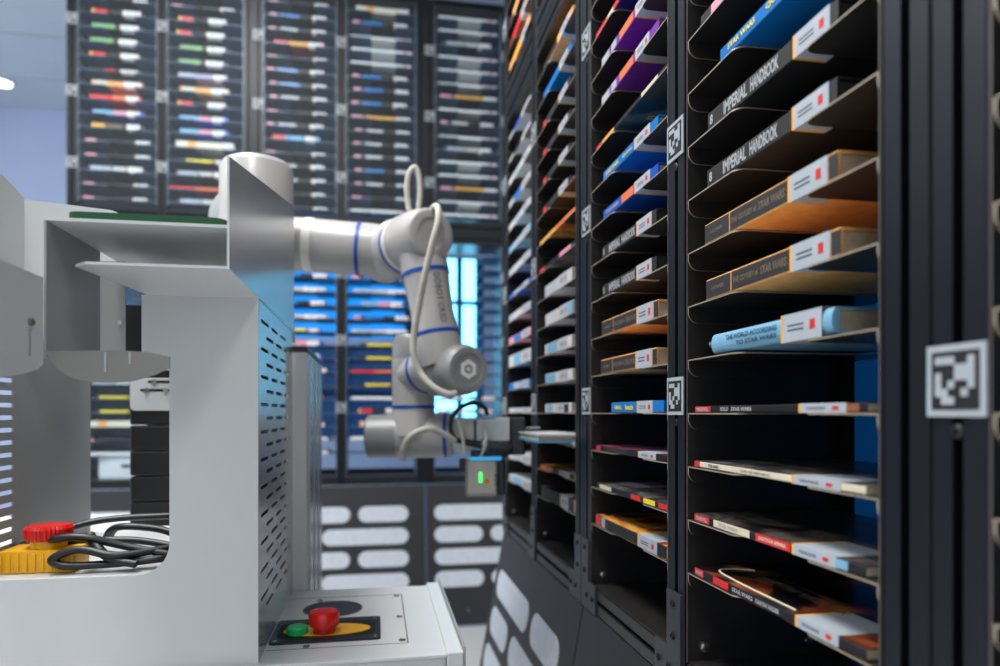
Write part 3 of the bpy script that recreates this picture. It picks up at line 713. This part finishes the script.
for (lev, bi), seq in bays_seq.items():
    cnt = 0
    for k, key in enumerate(seq):
        if key is None: continue
        n = ((29 if bi < 2 else 30) if lev == 'U' else 12) - k
        L = LEN.get(key, .20)
        if key not in protos:
            cv, bd, lb = cols[key]
            q = book('book', L, .15, THK.get(key, .019), cv, bands=bd, label=(lb[0], lb[1], .03) if lb else None, hard=False)
            protos[key] = q; o = q
        else: o = copy_tree(protos[key])
        off = {0: -0.004, 1: -0.012, 2: -0.012, 3: 0.0, 4: 0.0}[bi] + random.uniform(-.008, .008)*(0.3 if key in ('edge',) else 1)
        o.location = (back_bays[bi]+off, B_Y+0.003+random.uniform(0, .012), Z(n)+0.0006)
        o['label'] = '%s book, %s in the %s %s back bay from the glazed end' % (word[key], nth[cnt], ordw[bi], 'upper' if lev == 'U' else 'lower')
        o['category'] = 'book'; o['group'] = 'books in the back racks'
        cnt += 1
# white box in the lower back bay seen through the workstation window
e = empty('storage_box', (back_bays[0]+0.03, B_Y+0.02, Z(-4.68))); tag(e, 'white storage box with a dark pull, seen through the workstation opening', 'box')
MB().m(M_white).box(-0.11, 0.11, 0, 0.15, 0, 0.095, 0.003).obj('body', e)
MB().m(M_rubber).box(-0.02, 0.02, -0.004, 0, 0.05, 0.062, 0.001).obj('pull', e)

M_lgrey = mat('tray_darker_grey', (128, 129, 127), 0.45, 0, 0.03, 6)  # darker grey than the front panel, used on the curved lip
# ---------------------------------------------------------------- workstation
ws = empty('robot_workstation', (-0.14, 0.88, 0)); WS0 = Vector((-0.14, 0.88, 0))
tag(ws, 'large white sheet metal workstation housing with cut-out window and perforated steel side', 'workstation')
def wpart(mb, name, par=None):
    o = mb.obj(name, par or ws)
    if par is None: o.location = -WS0
    return o
DZ = H-0.30; Yf = 0.878; Yb = 1.223; XP = -0.139
# base body, deck
wpart(MB().m(M_white).box(-0.56, 0.087, 0.873, 1.22, 0.03, DZ-0.004, 0.004), 'base_body')
wpart(MB().m(M_white).box(-0.56, 0.087, 0.868, 1.222, DZ-0.004, DZ, 0.001), 'deck_plate')
b = MB().m(mat('groove_grey', (70, 72, 76), 0.6)); zg = DZ+0.0003
for (x0, x1, y0, y1) in ((-0.138, 0.042, 1.168, 1.1695), (0.0405, 0.042, 0.92, 1.17), (-0.138, 0.042, 0.92, 0.9212)): b.box(x0, x1, y0, y1, DZ, zg)
wpart(b, 'cover_joint')
for (x, y) in ((0.033, 1.16), (0.034, 1.04), (0.034, 0.932), (-0.088, 1.15), (-0.088, 0.927)):
    wpart(MB().m(M_screw).lathe((x, y, DZ), (0, 0, 1), [(0, 0.0045), (0.0015, 0.0045), (0.002, 0.003), (0.001, 0.0015), (0.001, 0)], 16), 'screw')
b = MB().m(M_white); b.box(0.087, 0.108, 0.868, 1.235, DZ-0.20, DZ+0.002, 0.002); b.m(M_grey).box(0.108, 0.1105, 0.868, 1.24, DZ-0.20, DZ+0.008)
wpart(b, 'edge_strip')
wpart(MB().m(mat('cable_hole_dark', (60, 60, 72), 0.5)).lathe((-0.065, 1.099, DZ+0.0004), (0, 0, 1), [(0, 0), (0, 0.0425), (0.0004, 0.0425)], 40).m(M_screw)
      .lathe((-0.065, 1.099, DZ), (0, 0, 1), [(0.0002, 0.0425), (0.0012, 0.0428), (0.0012, 0.0445), (0, 0.0445)], 40), 'cable_hole')
# control panel
cp = MB().m(M_rubber)
cp.prism(rrect(-0.137, 0.006, 0.940, 1.041, 0.006), 'z', DZ, DZ+0.003)
cpo = wpart(cp, 'control_panel')
k = MB().m(M_slot); k.prism(rrect(-0.130, -0.001, 0.958, 1.022, 0.012), 'z', DZ+0.003, DZ+0.0034); k.obj('recess', cpo)
k = MB().m(M_yellow)
k.prism([( -0.0655+0.058*math.cos(a), 0.984+0.026*math.sin(a)) for a in [2*math.pi*i/40 for i in range(40)]], 'z', DZ+0.0034, DZ+0.0044); k.obj('yellow_legend_plate', cpo)
k = MB().m(M_green).lathe((-0.104, 0.974, DZ+0.004), (0, 0, 1), [(0, 0.014), (0.008, 0.014), (0.010, 0.012), (0.010, 0)], 28); k.obj('green_button', cpo)
k = MB().m(M_red).lathe((-0.069, 0.972, DZ+0.004), (0, 0, 1), [(0, 0.014), (0.008, 0.014), (0.010, 0.0195), (0.024, 0.0205), (0.029, 0.018), (0.0305, 0.012), (0.031, 0)], 36); k.obj('emergency_button', cpo)
for (x, y) in ((-0.130, 0.947), (-0.001, 0.947), (-0.001, 1.034), (-0.126, 1.034)):
    MB().m(M_screw).lathe((x, y, DZ+0.003), (0, 0, 1), [(0, 0.0032), (0.001, 0.003), (0.001, 0)], 12).obj('screw', cpo)
# front panel with the window cut out of it
zr = H
def arc(cx, cz, r, a0, a1, n=8): return [(cx+r*math.cos(math.radians(a0+(a1-a0)*k/n)), cz+r*math.sin(math.radians(a0+(a1-a0)*k/n))) for k in range(n+1)]
pts = [(XP, DZ), (XP, zr+0.138), (-0.269, zr+0.138), (-0.269, zr+0.05), (-0.2386, zr+0.05)]
pts += arc(-0.2386-0.036, zr-0.189+0.036, 0.036, 0, -90) + [(-0.56, zr-0.189), (-0.56, DZ)]
wpart(MB().m(M_white).prism(pts, 'y', Yf-0.002, Yf), 'front_panel')
# perforated side plate
b = MB().m(M_steel)
def plate_x(y0, y1, z0, z1): b.box(XP-0.0015, XP, y0, y1, z0, z1)
rp = 0.0172; sh = 0.0045; zt = zr+0.138; z = zt-0.022
plate_x(Yf, Yb, z, zt); row = 0
while z-rp > DZ+0.03:
    s0 = z-sh
    y = Yf+0.020+(0.044 if row % 2 else 0.0)
    segs = []; yy = Yf
    while y+0.064 < Yb-0.012:
        segs.append((yy, y)); yy = y+0.064; y += 0.088
    segs.append((yy, Yb))
    for a, c in segs: plate_x(a, c, s0, z)
    plate_x(Yf, Yb, z-rp, s0); z -= rp; row += 1
plate_x(Yf, Yb, DZ, z)
wpart(b, 'perforated_side_plate')
wpart(MB().m(M_black).box(XP-0.012, XP-0.009, Yf+0.006, Yb-0.004, DZ+0.001, zt-0.004), 'slot_shade_sheet')  # added dark sheet, stands in for the shade seen through the slots
b = MB().m(M_steel); b.prism([(0.703, zr+0.1375), (Yb+0.012, zr+0.1375), (Yb+0.012, zr+0.352), (0.703, zr+0.245)], 'x', XP-0.001, XP+0.0012, rim=M_white)
wpart(b, 'upper_side_plate')
# overhanging tray
wpart(MB().m(M_white).box(-0.297, XP-0.001, 0.703, 1.15, zr+0.1765, zr+0.1795), 'tray_top')
wpart(MB().m(M_gmat).prism(rrect(-0.2826, XP-0.003, 0.705, 1.13, 0.012), 'z', zr+0.1795, zr+0.1865), 'green_mat')
wpart(MB().m(M_white).prism([(-0.278+0.014, 0.703), (XP-0.001, 0.703), (XP-0.001, Yf-0.002), (-0.262, Yf-0.002), (-0.278, 0.717)][::1], 'z', zr+0.1375, zr+0.140), 'tray_shelf')
wpart(MB().m(M_grey).box(-0.299, -0.297, 0.703, 0.83, zr+0.05, zr+0.1765), 'tray_side')
lob = [PY(x, y, 0.705) for x, y in [(46, 351), (124, 350.5), (150, 352.5), (170, 357), (170, 368), (155, 375), (133, 381.5), (110, 383), (90, 382), (72, 377.5), (60, 370), (51, 359)]]
wpart(MB().m(M_lgrey).prism(lob, 'y', 0.703, 0.7055), 'curved_lip')
for (x, y0, y1) in ((105.5, 352, 372), (130, 352, 364)):
    a = PY(x-1, y1, 0.703); c = PY(x+1, y0, 0.703)
    wpart(MB().m(M_label).box(a[0], c[0], 0.7022, 0.7030, a[1], c[1]), 'slot_mark')
# forward side wall with round lower edge
fw = [(0.50, zr+0.124), (0.703, zr+0.124), (0.703, zr+0.045)] + [(0.703-0.01-0.193*k/8, zr+0.045-0.018*math.sin(math.pi*(k+1)/10)) for k in range(9)]
wpart(MB().m(M_white).prism(fw, 'x', -0.3015, -0.2995), 'forward_side_wall')
wpart(MB().m(M_screw).lathe((-0.2995, 0.677, zr+0.080), (1, 0, 0), [(0, 0.0035), (0.003, 0.0035), (0.004, 0.002), (0.004, 0)], 16), 'bolt')
wpart(MB().m(M_grey).box(-0.2995, -0.2991, 0.6755, 0.6785, zr+0.050, zr+0.074), 'adjusting_slot')
wpart(MB().m(M_grey).box(-0.328, -0.287, Yf, Yf+0.002, zr+0.055, zr+0.176), 'tray_post')
wpart(MB().m(M_black).box(-0.325, -0.25, 0.95, 0.954, zr+0.045, zr+0.136), 'gap_shade_sheet')  # dark sheet added where the gap only shows a shaded interior
wpart(MB().m(M_screw).lathe((-0.2925, Yf, zr+0.105), (0, -1, 0), [(0, 0.003), (0.002, 0.003), (0.002, 0)], 12), 'bolt')
# back plates rising behind the tray
bk = [(-0.426, zr+0.10), (-0.311, zr+0.10), (-0.311, zr+0.235)] + arc(-0.311-0.02, zr+0.235, 0.02, 0, 90, 6) + [(-0.426, zr+0.263)]
wpart(MB().m(M_white).prism(bk, 'y', 0.95, 0.952), 'rear_plate')
bk2 = [(0.55, zr+0.10), (0.95, zr+0.10), (0.95, zr+0.264), (0.92, zr+0.272), (0.86, zr+0.282), (0.55, zr+0.290)]
wpart(MB().m(M_white).prism(bk2, 'x', -0.428, -0.426), 'outer_side_plate')
# inner bay: floor, left wall with louvre slots
wpart(MB().m(M_white).box(-0.452, XP-0.002, Yf, Yb, zr-0.192, zr-0.19), 'inner_floor')
b = MB().m(M_grey)
def lp(y0, y1, z0, z1): b.box(-0.452, -0.45, y0, y1, z0, z1)
lp(0.975, 1.218, zr-0.19, zr+0.10); lp(0.88, 0.915, zr-0.19, zr+0.10); z = zr+0.10
while z > zr-0.18:
    lp(0.915, 0.975, z-0.010, z); z -= 0.0155
lp(0.915, 0.975, zr-0.19, z)
wpart(b, 'louvred_inner_wall')
# bracket and black cable chain seen through the window
e = empty('cable_chain', PD(155, 530, 1.18)); e.location.z = H-0.19
tag(e, 'black segmented cable chain standing upright in the workstation window', 'cable chain')
cx = e.location.x; cy = e.location.y
for k in range(6):
    zz = 0.0005+k*0.0425
    q = MB().m(M_rubber); q.box(-0.036, 0.045, -0.012, 0.02, zz, zz+0.041, 0.003); q.obj('chain_link', e)
e2 = empty('mounting_bracket', (cx, cy, H+0.0)); tag(e2, 'white bolted bracket plate above the black cable chain', 'bracket')
br = MB().m(M_white); br.prism(rrect(-0.034, 0.05, 0.004, 0.075, 0.008), 'y', -0.016, -0.0135); br.obj('plate', e2)
for (x, z) in ((0.004, 0.052), (-0.008, 0.038), (0.022, 0.038)):
    MB().m(M_slot).box(x-0.010, x+0.03, -0.0166, -0.016, z-0.002, z+0.002).obj('slot', e2)
    MB().m(M_screw).lathe((x, -0.016, z), (0, -1, 0), [(0, 0.004), (0.003, 0.004), (0.003, 0)], 14).obj('bolt', e2)
# teach-stop box with cables
e = empty('stop_switch_box', (-0.392, 0.935, H-0.19)); e.scale = (0.82, 0.82, 0.76); tag(e, 'yellow ribbed switch box with a red knurled mushroom button, inside the workstation window', 'switch box')
q = MB().m(M_yellow); q.box(-0.055, 0.045, -0.03, 0.03, 0, 0.036, 0.003)
for k in range(9): q.box(-0.0545+k*0.011, -0.0485+k*0.011, -0.0325, -0.03, 0.004, 0.032, 0.001)
q.lathe((0, 0, 0.036), (0, 0, 1), [(0, 0.024), (0.012, 0.024), (0.012, 0)], 28)
q.obj('body', e)
prof = []
q = MB().m(M_red)
seg = 72
rings = []
for z_, r_ in ((0.048, 0.0275), (0.052, 0.030), (0.066, 0.031), (0.071, 0.0275), (0.072, 0.0)):
    if r_ == 0: rings.append([q.bm.verts.new((0, 0, z_))])
    else: rings.append([q.bm.verts.new(((r_+(0.0012 if k % 2 else 0))*math.cos(2*math.pi*k/seg), (r_+(0.0012 if k % 2 else 0))*math.sin(2*math.pi*k/seg), z_)) for k in range(seg)])
for A, B in zip(rings, rings[1:]):
    for k in range(seg):
        j = (k+1) % seg
        q.bm.faces.new([A[k], A[j], B[0]] if len(B) == 1 else [A[k], A[j], B[j], B[k]])
q.obj('mushroom_button', e)
e = empty('cable_coil', (-0.302, 0.935, H-0.185)); e.scale = (1, 1, 0.72); tag(e, 'coil of thick black cable heaped beside the yellow switch box', 'cable')
loops = [
 [(-0.155, 0.02, 0.006), (-0.13, 0.06, 0.03), (-0.075, 0.10, 0.052), (0.0, 0.12, 0.055), (0.05, 0.13, 0.05), (0.09, 0.12, 0.04)],
 [(0.055, -0.01, 0.012), (0.0, -0.01, 0.030), (-0.045, -0.02, 0.050), (-0.075, -0.02, 0.048), (-0.085, 0.0, 0.042), (-0.06, 0.02, 0.035), (0.0, 0.03, 0.03), (0.06, 0.02, 0.016)],
 [(0.055, 0.01, 0.022), (0.0, -0.03, 0.020), (-0.045, -0.03, 0.032), (-0.07, -0.035, 0.020), (-0.06, -0.035, 0.008), (-0.02, -0.03, 0.006), (0.03, -0.02, 0.008), (0.058, 0.0, 0.010)],
 [(0.06, 0.03, 0.03), (0.02, 0.05, 0.045), (-0.03, 0.05, 0.05), (-0.05, 0.07, 0.02)],
 [(-0.045, 0.0, 0.05), (-0.03, -0.02, 0.035), (-0.01, -0.03, 0.015), (0.02, -0.035, 0.006)],
]
for k, L_ in enumerate(loops): MB().m(M_rubber).tube(L_, 0.0064, 10).obj('cable_loop', e)
# pedestal behind
e = empty('robot_pedestal', (-0.22, 1.40, 0)); tag(e, 'tall grey pedestal cabinet behind the perforated plate carrying the robot arm', 'pedestal')
MB().m(M_white).box(-0.10, 0.1035, -0.165, 0.175, 0, H+0.105, 0.002).obj('cabinet_body', e)
MB().m(M_rubber).box(-0.102, 0.1055, -0.167, 0.177, H+0.105, H+0.113, 0.001).obj('top_gasket', e)
q = MB().m(M_steel)
for y in (-0.12, -0.02, 0.08): q.box(0.1035, 0.1055, y, y+0.06, 0.05, H+0.10)
q.obj('door_strip', e)
# ---------------------------------------------------------------- plinth behind the window
e = empty('equipment_plinth', (-0.66, 1.58, 0)); tag(e, 'low white equipment plinth seen through the workstation window', 'plinth')
MB().m(M_white).box(-0.22, 0.30, -0.27, 0.25, 0, H-0.252, 0.004).obj('body', e); MB().m(M_white).box(-0.225, 0.305, -0.275, 0.255, H-0.252, H-0.245, 0.002).obj('top_plate', e)

# ---------------------------------------------------------------- robot arm
AX = (R_*0.54 - F_*0.84).normalized()*0.895
K = 0.895                     # arm size
class MBK(MB):
    def lathe(s, p0, d, prof, seg=40, e1=None): return MB.lathe(s, p0, d, [(t*K, r_*K) for t, r_ in prof], seg, e1)
    def tube(s, pts, r, seg=10, sub=8): return MB.tube(s, pts, r*K, seg, sub)
def PK(x, y, d): return PD(x, y, d*K)
rb = empty('industrial_robot', (-0.2228, 1.39, H+0.113)); RB0 = rb.location.copy()
tag(rb, 'white jointed robot arm with blue rings, reaching from the pedestal to the side rack', 'robot arm')
def rpart(mb, name, par=None):
    o = mb.obj(name, par or rb)
    if par is None: o.location = -RB0
    return o
def joint(c0, c1, r, name, m=M_rob, cap0=True, cap1=True, rnd=0.012):
    """drum with rounded ends between two points"""
    c0 = Vector(c0); c1 = Vector(c1); L = (c1-c0).length/K
    pr = [(0, 0), (0, r-rnd)] + [(rnd-rnd*math.cos(a), r-rnd+rnd*math.sin(a)) for a in [math.pi/2*k/5 for k in range(1, 6)]]
    pr += [(L-rnd+rnd*math.sin(a), r-rnd+rnd*math.cos(a)) for a in [math.pi/2*k/5 for k in range(0, 6)]] + [(L, 0)]
    return rpart(MBK().m(m).lathe(c0, c1-c0, pr, 48), name)
def band(c, d, r, w_, m, name='blue_ring'):
    d = Vector(d).normalized(); c = Vector(c)
    return rpart(MBK().m(m).lathe(c-d*w_*K/2, d, [(0, r-0.003), (0, r+0.0010), (w_, r+0.0010), (w_, r-0.003)], 48), name)
S = Vector((-0.2228, 1.39, 0))
# base and shoulder column
rpart(MB().m(M_rob).lathe((S.x, S.y, H+0.113), (0, 0, 1), [(0, 0), (0, 0.085), (0.012, 0.087), (0.02, 0.07), (0.09, 0.068), (0.10, 0.066)], 48), 'base')
band((S.x, S.y, H+0.212), (0, 0, 1), 0.0735, 0.0085, M_rblue)
rpart(MB().m(M_rob).lathe((S.x, S.y, H+0.213), (0, 0, 1), [(0, 0.064), (0.02, 0.068), (0.249, 0.067), (0.259, 0.060), (0.266, 0.042), (0.268, 0)], 48), 'shoulder_housing')
# shoulder drum backwards to the upper arm
S1 = PD(262, 243, 1.30); S2 = PD(262, 243, 1.68)
q = Vector((S.x, S.y, H+0.40))
joint(q-AX*0.02, q-AX*0.17, 0.068, 'shoulder_joint')
rpart(MB().m(M_rob).lathe(PD(222, 225, 1.45), (-0.6, 0.1, -0.25), [(-0.03, 0), (-0.03, 0.034), (0.0, 0.032), (0.008, 0.026), (0.01, 0)], 36), 'shoulder_motor_cover')
# upper arm
E = PK(432, 233, 1.50)
Ej = E-AX*0.205
dU = (PK(300, 244.5, 1.66)-Ej); ua_far = PK(255, 241, 1.655)
dUn = (ua_far-Ej).normalized()*K; LU = (ua_far-Ej).length/K
rU = 0.0625
rpart(MBK().m(M_robg if False else M_rob).lathe(Ej, dUn, [(0, 0.0), (0, 0.060), (0.06, 0.062), (0.10, rU-0.001), (LU*0.62, rU), (LU, 0.061), (LU, 0)], 48), 'upper_arm')
band(Ej+dUn*0.078, dUn, 0.0622, 0.0085, M_rblue)
band(Ej+dUn*(LU*0.60), dUn, rU, 0.020, M_robl, 'seal_ring')
joint(Ej-AX*0.068, Ej+AX*0.062, 0.068, 'elbow_rear_drum', rnd=0.02)
# elbow front housing
rpart(MBK().m(M_rob).lathe(E-AX*0.138, AX, [(0, 0.0), (0, 0.060), (0.008, 0.064), (0.06, 0.064), (0.085, 0.063), (0.112, 0.058), (0.13, 0.054)], 48), 'elbow_housing')
band(E-AX*0.134, AX, 0.0635, 0.0085, M_rblue); band(E-AX*0.118, AX, 0.064, 0.012, M_robl, 'seal_ring')
rpart(MBK().m(mat('robot_cap_grey', (172, 170, 168), 0.4)).lathe(E-AX*0.022, AX, [(0, 0.0565), (0.014, 0.0555), (0.020, 0.052), (0.022, 0.047), (0.022, 0.034), (0.019, 0.033), (0.019, 0)], 48), 'elbow_cap')
# forearm
G = PK(469, 369, 1.47)
fa0 = E-AX*0.060; fa1 = G-AX*0.070+Vector((0, 0, 0.0))
fa1 = PK(441, 366, (fa1-Vector((0, 0, H))).dot(F_)/K)
dF = (fa1-fa0).normalized()*K; LF = (fa1-fa0).length/K
rpart(MBK().m(M_rob).lathe(fa0, dF, [(0, 0), (0, 0.050), (0.075, 0.0530), (0.10, 0.0500), (0.16, 0.047), (LF-0.085, 0.049), (LF-0.03, 0.0545), (LF, 0.050), (LF, 0)], 48), 'forearm')
band(fa0+dF*0.082, dF, 0.0522, 0.0085, M_rblue); band(fa1-dF*0.070, dF, 0.0505, 0.0085, M_rblue)
txt = fit_text('DOBOT CR3D', 0.108*K, 0.0150*K, mat('grey_lettering', (84, 86, 92), 0.5))
# lettering runs down the forearm on the side that faces the camera
zc = (-F_ + R_*0.62); zc = (zc - dF.normalized()*zc.dot(dF.normalized())).normalized(); xc = dF.normalized(); yc_ = zc.cross(xc)
Mx = Matrix((( xc.x, yc_.x, zc.x), (xc.y, yc_.y, zc.y), (xc.z, yc_.z, zc.z))).to_4x4()
pos = fa0+dF*0.10+zc*0.0500+yc_*0.002
# wrap the flat lettering onto the tapered tube
for v in txt.vertices:
    a = v.co.y/(0.049*K); u_ = 0.094+v.co.x/K
    rr = 0.0505-(u_-0.10)*0.05 if u_ < 0.16 else 0.0475+(u_-0.16)*0.02
    w_ = fa0+dF*u_+(zc*math.cos(a)+yc_*math.sin(a))*((rr+0.0008)*K)
    v.co = w_
to = link('lettering', txt, rb); to.location = -RB0
# wrist 1 drum with grey cap
rpart(MBK().m(M_rob).lathe(G-AX*0.150, AX, [(0, 0), (0, 0.050), (0.006, 0.055), (0.06, 0.056), (0.085, 0.055)], 48), 'wrist_drum')
cap_m = M_robg
rpart(MBK().m(cap_m).lathe(G-AX*0.066, AX, [(0, 0.0558), (0.045, 0.054), (0.058, 0.050), (0.066, 0.046), (0.066, 0.034), (0.0635, 0.033), (0.0635, 0)], 48), 'wrist_cap')
# hexagon emblem on the cap
ex = AX.cross(Vector((0, 0, 1))).normalized()*K; ey = ex.cross(AX).normalized()*K
q = MBK().m(M_robl)
def hexpts(r, t): return [G+AX*t+ex*r*math.cos(math.radians(30+60*k))+ey*r*math.sin(math.radians(30+60*k)) for k in range(6)]
o6, i6 = hexpts(0.021, -0.0018), hexpts(0.011, -0.0018)
for k in range(6):
    j = (k+1) % 6; q.face([o6[k], o6[j], i6[j], i6[k]])
q.face([G+AX*-0.0016+ex*x+ey*y for x, y in ((-0.003, -0.006), (0.005, -0.001), (0.003, 0.006), (-0.005, 0.001))])
rpart(q, 'hexagon_emblem')
# wrist 2: vertical drum left of it
V0 = PK(413, 335, 1.62); V1 = PK(413.5, 407, 1.62)
Vx = G-AX*0.15
rpart(MBK().m(M_rob).lathe(V1, Vector((0, 0, 1)), [(0, 0), (0, 0.0485), (0.05, 0.0495), (0.11, 0.0495)], 48), 'wrist_column')
rpart(MBK().m(M_robg).lathe(V1+Vector((0, 0, 0.110*K)), Vector((0, 0, 1)), [(0, 0.0495), (0.045, 0.048), (0.055, 0.040), (0.057, 0)], 48), 'wrist_column_cap')
joint(V1+Vector((0, 0, 0.07*K)), fa1-AX*0.03, 0.050, 'wrist_link')
band(V1+Vector((0, 0, 0.07*K))+((fa1-AX*0.03)-(V1+Vector((0, 0, 0.07*K)))).normalized()*0.050*K, (fa1-AX*0.03)-(V1+Vector((0, 0, 0.07*K))), 0.050, 0.0085, M_rblue)
band(V1+Vector((0, 0, 0.0)), (0, 0, 1), 0.0490, 0.007, M_rblue)
# wrist 3: horizontal drum along R_, with flared neck
Wc = PK(413, 436, 1.62)
rpart(MBK().m(M_rob).lathe(V1, Vector((0, 0, -1)), [(0, 0.0485), (0.02, 0.050), (0.05, 0.058), (0.065, 0.06), (0.066, 0)], 48), 'wrist_neck')
W0 = PK(367.5, 436.5, 1.62); W1 = PK(452, 435, 1.62); dW = (W1-W0).normalized()*K
rpart(MBK().m(M_robg).lathe(W0, dW, [(0, 0), (0, 0.045), (0.004, 0.050), (0.06, 0.0505), (0.075, 0.0505)], 48), 'wrist_motor_cap')
LW_ = (W1-W0).length/K
rpart(MBK().m(M_rob).lathe(W0+dW*0.070, dW, [(0, 0.0505), (0.01, 0.052), (LW_-0.07-0.02, 0.0515), (LW_-0.07, 0.050), (LW_-0.07, 0)], 48), 'wrist_housing')
band(W1-dW*0.014, dW, 0.0505, 0.0085, M_rblue)
T0 = W1
rpart(MBK().m(M_robl).lathe(T0, dW, [(0, 0), (0, 0.036), (0.008, 0.040), (0.028, 0.040), (0.032, 0.036), (0.036, 0.036), (0.040, 0.040), (0.052, 0.039), (0.052, 0)], 40), 'tool_flange')
# gripper
up = Vector((0, 0, K)); fw_ = dW.cross(up).normalized()*K     # away from the camera
def obox(mb, o, a0, a1, u0, u1, f0, f1, bev=0.003):
    """box in the tool frame: a along the tool, u up, f away"""
    n0 = len(mb.bm.verts); vs_before = set(mb.bm.verts)
    mb.box(a0, a1, f0, f1, u0, u1, bev)
    for v in mb.bm.verts:
        if v not in vs_before:
            c = v.co.copy(); v.co = o + dW*c.x + (-fw_ if fw_.dot(F_) < 0 else fw_)*c.y + up*c.z
    return mb
gp = rpart(obox(MBK().m(mat('gripper_silver', (176, 180, 184), 0.35, 0.3)), PK(487, 431, 1.60), -0.025, 0.052, -0.024, 0.030, -0.03, 0.03), 'gripper_body')
gpar = rb
rpart(obox(MBK().m(M_rubber), PK(487, 431, 1.62), 0.052, 0.088, -0.055, 0.031, -0.032, 0.032, 0.004), 'gripper_head')
rpart(MBK().m(M_rubber).lathe(PK(478, 431, 1.62), dW, [(-0.03, 0), (-0.03, 0.027), (0.0, 0.027), (0.0, 0)], 32), 'tool_coupling')
rpart(MBK().m(M_rubber).lathe(PK(464, 442, 1.56), PK(516, 451, 1.56)-PK(464, 442, 1.56), [(0, 0), (0, 0.007), (0.03, 0.008), (0.05, 0.012), (0.10, 0.0125), (0.108, 0.010), (0.110, 0)], 24), 'cable_plug')
rpart(MBK().m(M_screw).lathe(PK(481, 445, 1.558), dW, [(0, 0.010), (0.004, 0.0135), (0.014, 0.0135), (0.018, 0.010)], 24), 'plug_collar')
for u in (-0.022, -0.006, 0.010):
    rpart(obox(MBK().m(M_robg), PK(487, 433, 1.62), 0.088, 0.122, u-0.002, u+0.002, -0.025, 0.025, 0.001), 'gripper_finger')
rpart(obox(MBK().m(M_rubber), PK(484, 452, 1.62), -0.03, 0.055, -0.012, 0.006, -0.028, 0.028), 'gripper_underside')
# vision sensor box below
sb = rpart(obox(MBK().m(mat('sensor_silver', (178, 176, 168), 0.35, 0.4)), PK(482, 477, 1.60), -0.037, 0.036, -0.042, 0.042, -0.022, 0.022, 0.006), 'sensor_box')
rpart(obox(MBK().m(M_rubber), PK(482, 477, 1.60), 0.036, 0.052, -0.040, 0.038, -0.02, 0.02, 0.003), 'sensor_window')
rpart(obox(MBK().m(mat('sensor_blue_light', (30, 150, 220), 0.3, emit=(60, 190, 255), strength=0.6)), PK(484, 458, 1.60), -0.030, 0.040, -0.004, 0.0035, -0.021, 0.021, 0.001), 'blue_status_bar')
rpart(obox(MBK().m(mat('green_led', (60, 230, 90), 0.3, emit=(60, 240, 100), strength=2.0)), PK(481, 477, 1.60), -0.004, 0.003, -0.010, 0.012, -0.0235, -0.0215, 0.0005), 'green_status_light')
q = MBK().m(M_yellow); c = PK(487.5, 479, 1.60); nF = -F_*0.0228*K
q.face([c+nF+dW*x+up*z for x, z in ((-0.010, -0.009), (0.010, -0.009), (0, 0.009))]); q.m(M_rubber)
q.face([c+nF*1.02+dW*x+up*z for x, z in ((-0.0012, -0.006), (0.0012, -0.006), (0.0012, 0.003), (-0.0012, 0.003))]); rpart(q, 'warning_triangle')
q = MBK().m(M_ink)
for k in range(2): 
    for j in range(3): q.face([c+nF+dW*(0.016+k*0.004+x)+up*(-0.014+j*0.010+z) for x, z in ((0, 0), (0.0018, 0), (0.0018, 0.007), (0, 0.007))])
rpart(q, 'sensor_print')
rpart(obox(MBK().m(M_rubber), PK(463, 465, 1.60), -0.008, 0.008, -0.014, 0.016, -0.01, 0.01), 'sensor_connector')
# cables
def cab(pts, r, m, name='cable'): return rpart(MBK().m(m).tube([PK(*p_) for p_ in pts], r, 10), name)
cab([(409, 210, 1.60), (407, 190, 1.60), (409, 174, 1.60), (415, 167.5, 1.60), (419, 176, 1.60), (420, 195, 1.60), (418, 214, 1.60)], 0.0065, M_cable, 'cable_loop')
cab([(431, 213, 1.56), (434, 207, 1.50), (438, 208, 1.44), (438, 222, 1.42), (432, 245, 1.42), (425, 275, 1.43), (419, 305, 1.45), (414, 335, 1.46), (414, 355, 1.46), (420, 372, 1.46), (432, 386, 1.45), (447, 394, 1.45), (456, 393, 1.46)], 0.0070, M_cable)
cab([(403, 460, 1.55), (403, 450, 1.54), (409, 438, 1.53), (420, 431, 1.53), (432, 429, 1.53), (444, 434, 1.54), (456, 441, 1.55)], 0.0070, M_cable)
cab([(456, 441, 1.55), (451, 430, 1.55), (452, 418, 1.56), (460, 408, 1.56), (473, 403, 1.57), (484, 407, 1.58), (487, 414, 1.60)], 0.0050, M_rubber, 'black_cable')
cab([(456, 440, 1.55), (462, 441, 1.555), (470, 442, 1.558)], 0.0060, M_rubber, 'black_cable')
cab([(458, 420, 1.56), (463, 440, 1.545), (464, 455, 1.56)], 0.0035, M_robl, 'cable_tie'); cab([(482, 420, 1.575), (486, 440, 1.535), (481, 456, 1.57)], 0.0030, M_robl, 'cable_tie')

# pulled-out trays at the gripper
e = empty('pulled_out_comic', PD(543, 437, 1.34)); e.rotation_euler = (0, 0, RZ_S)
tag(e, 'thin pale comic and case drawn half out of the third side bay at the gripper', 'book')
MB().m(M_greyc).box(-0.10, 0.09, -0.03, 0.10, 0.004, 0.0085, 0.001).obj('upper_cover', e)
MB().m(M_lblu).box(-0.10, 0.085, -0.03, 0.10, -0.008, -0.002, 0.001).obj('lower_cover', e)
MB().m(M_page).box(-0.098, 0.083, -0.028, 0.10, -0.002, 0.004).obj('pages', e)
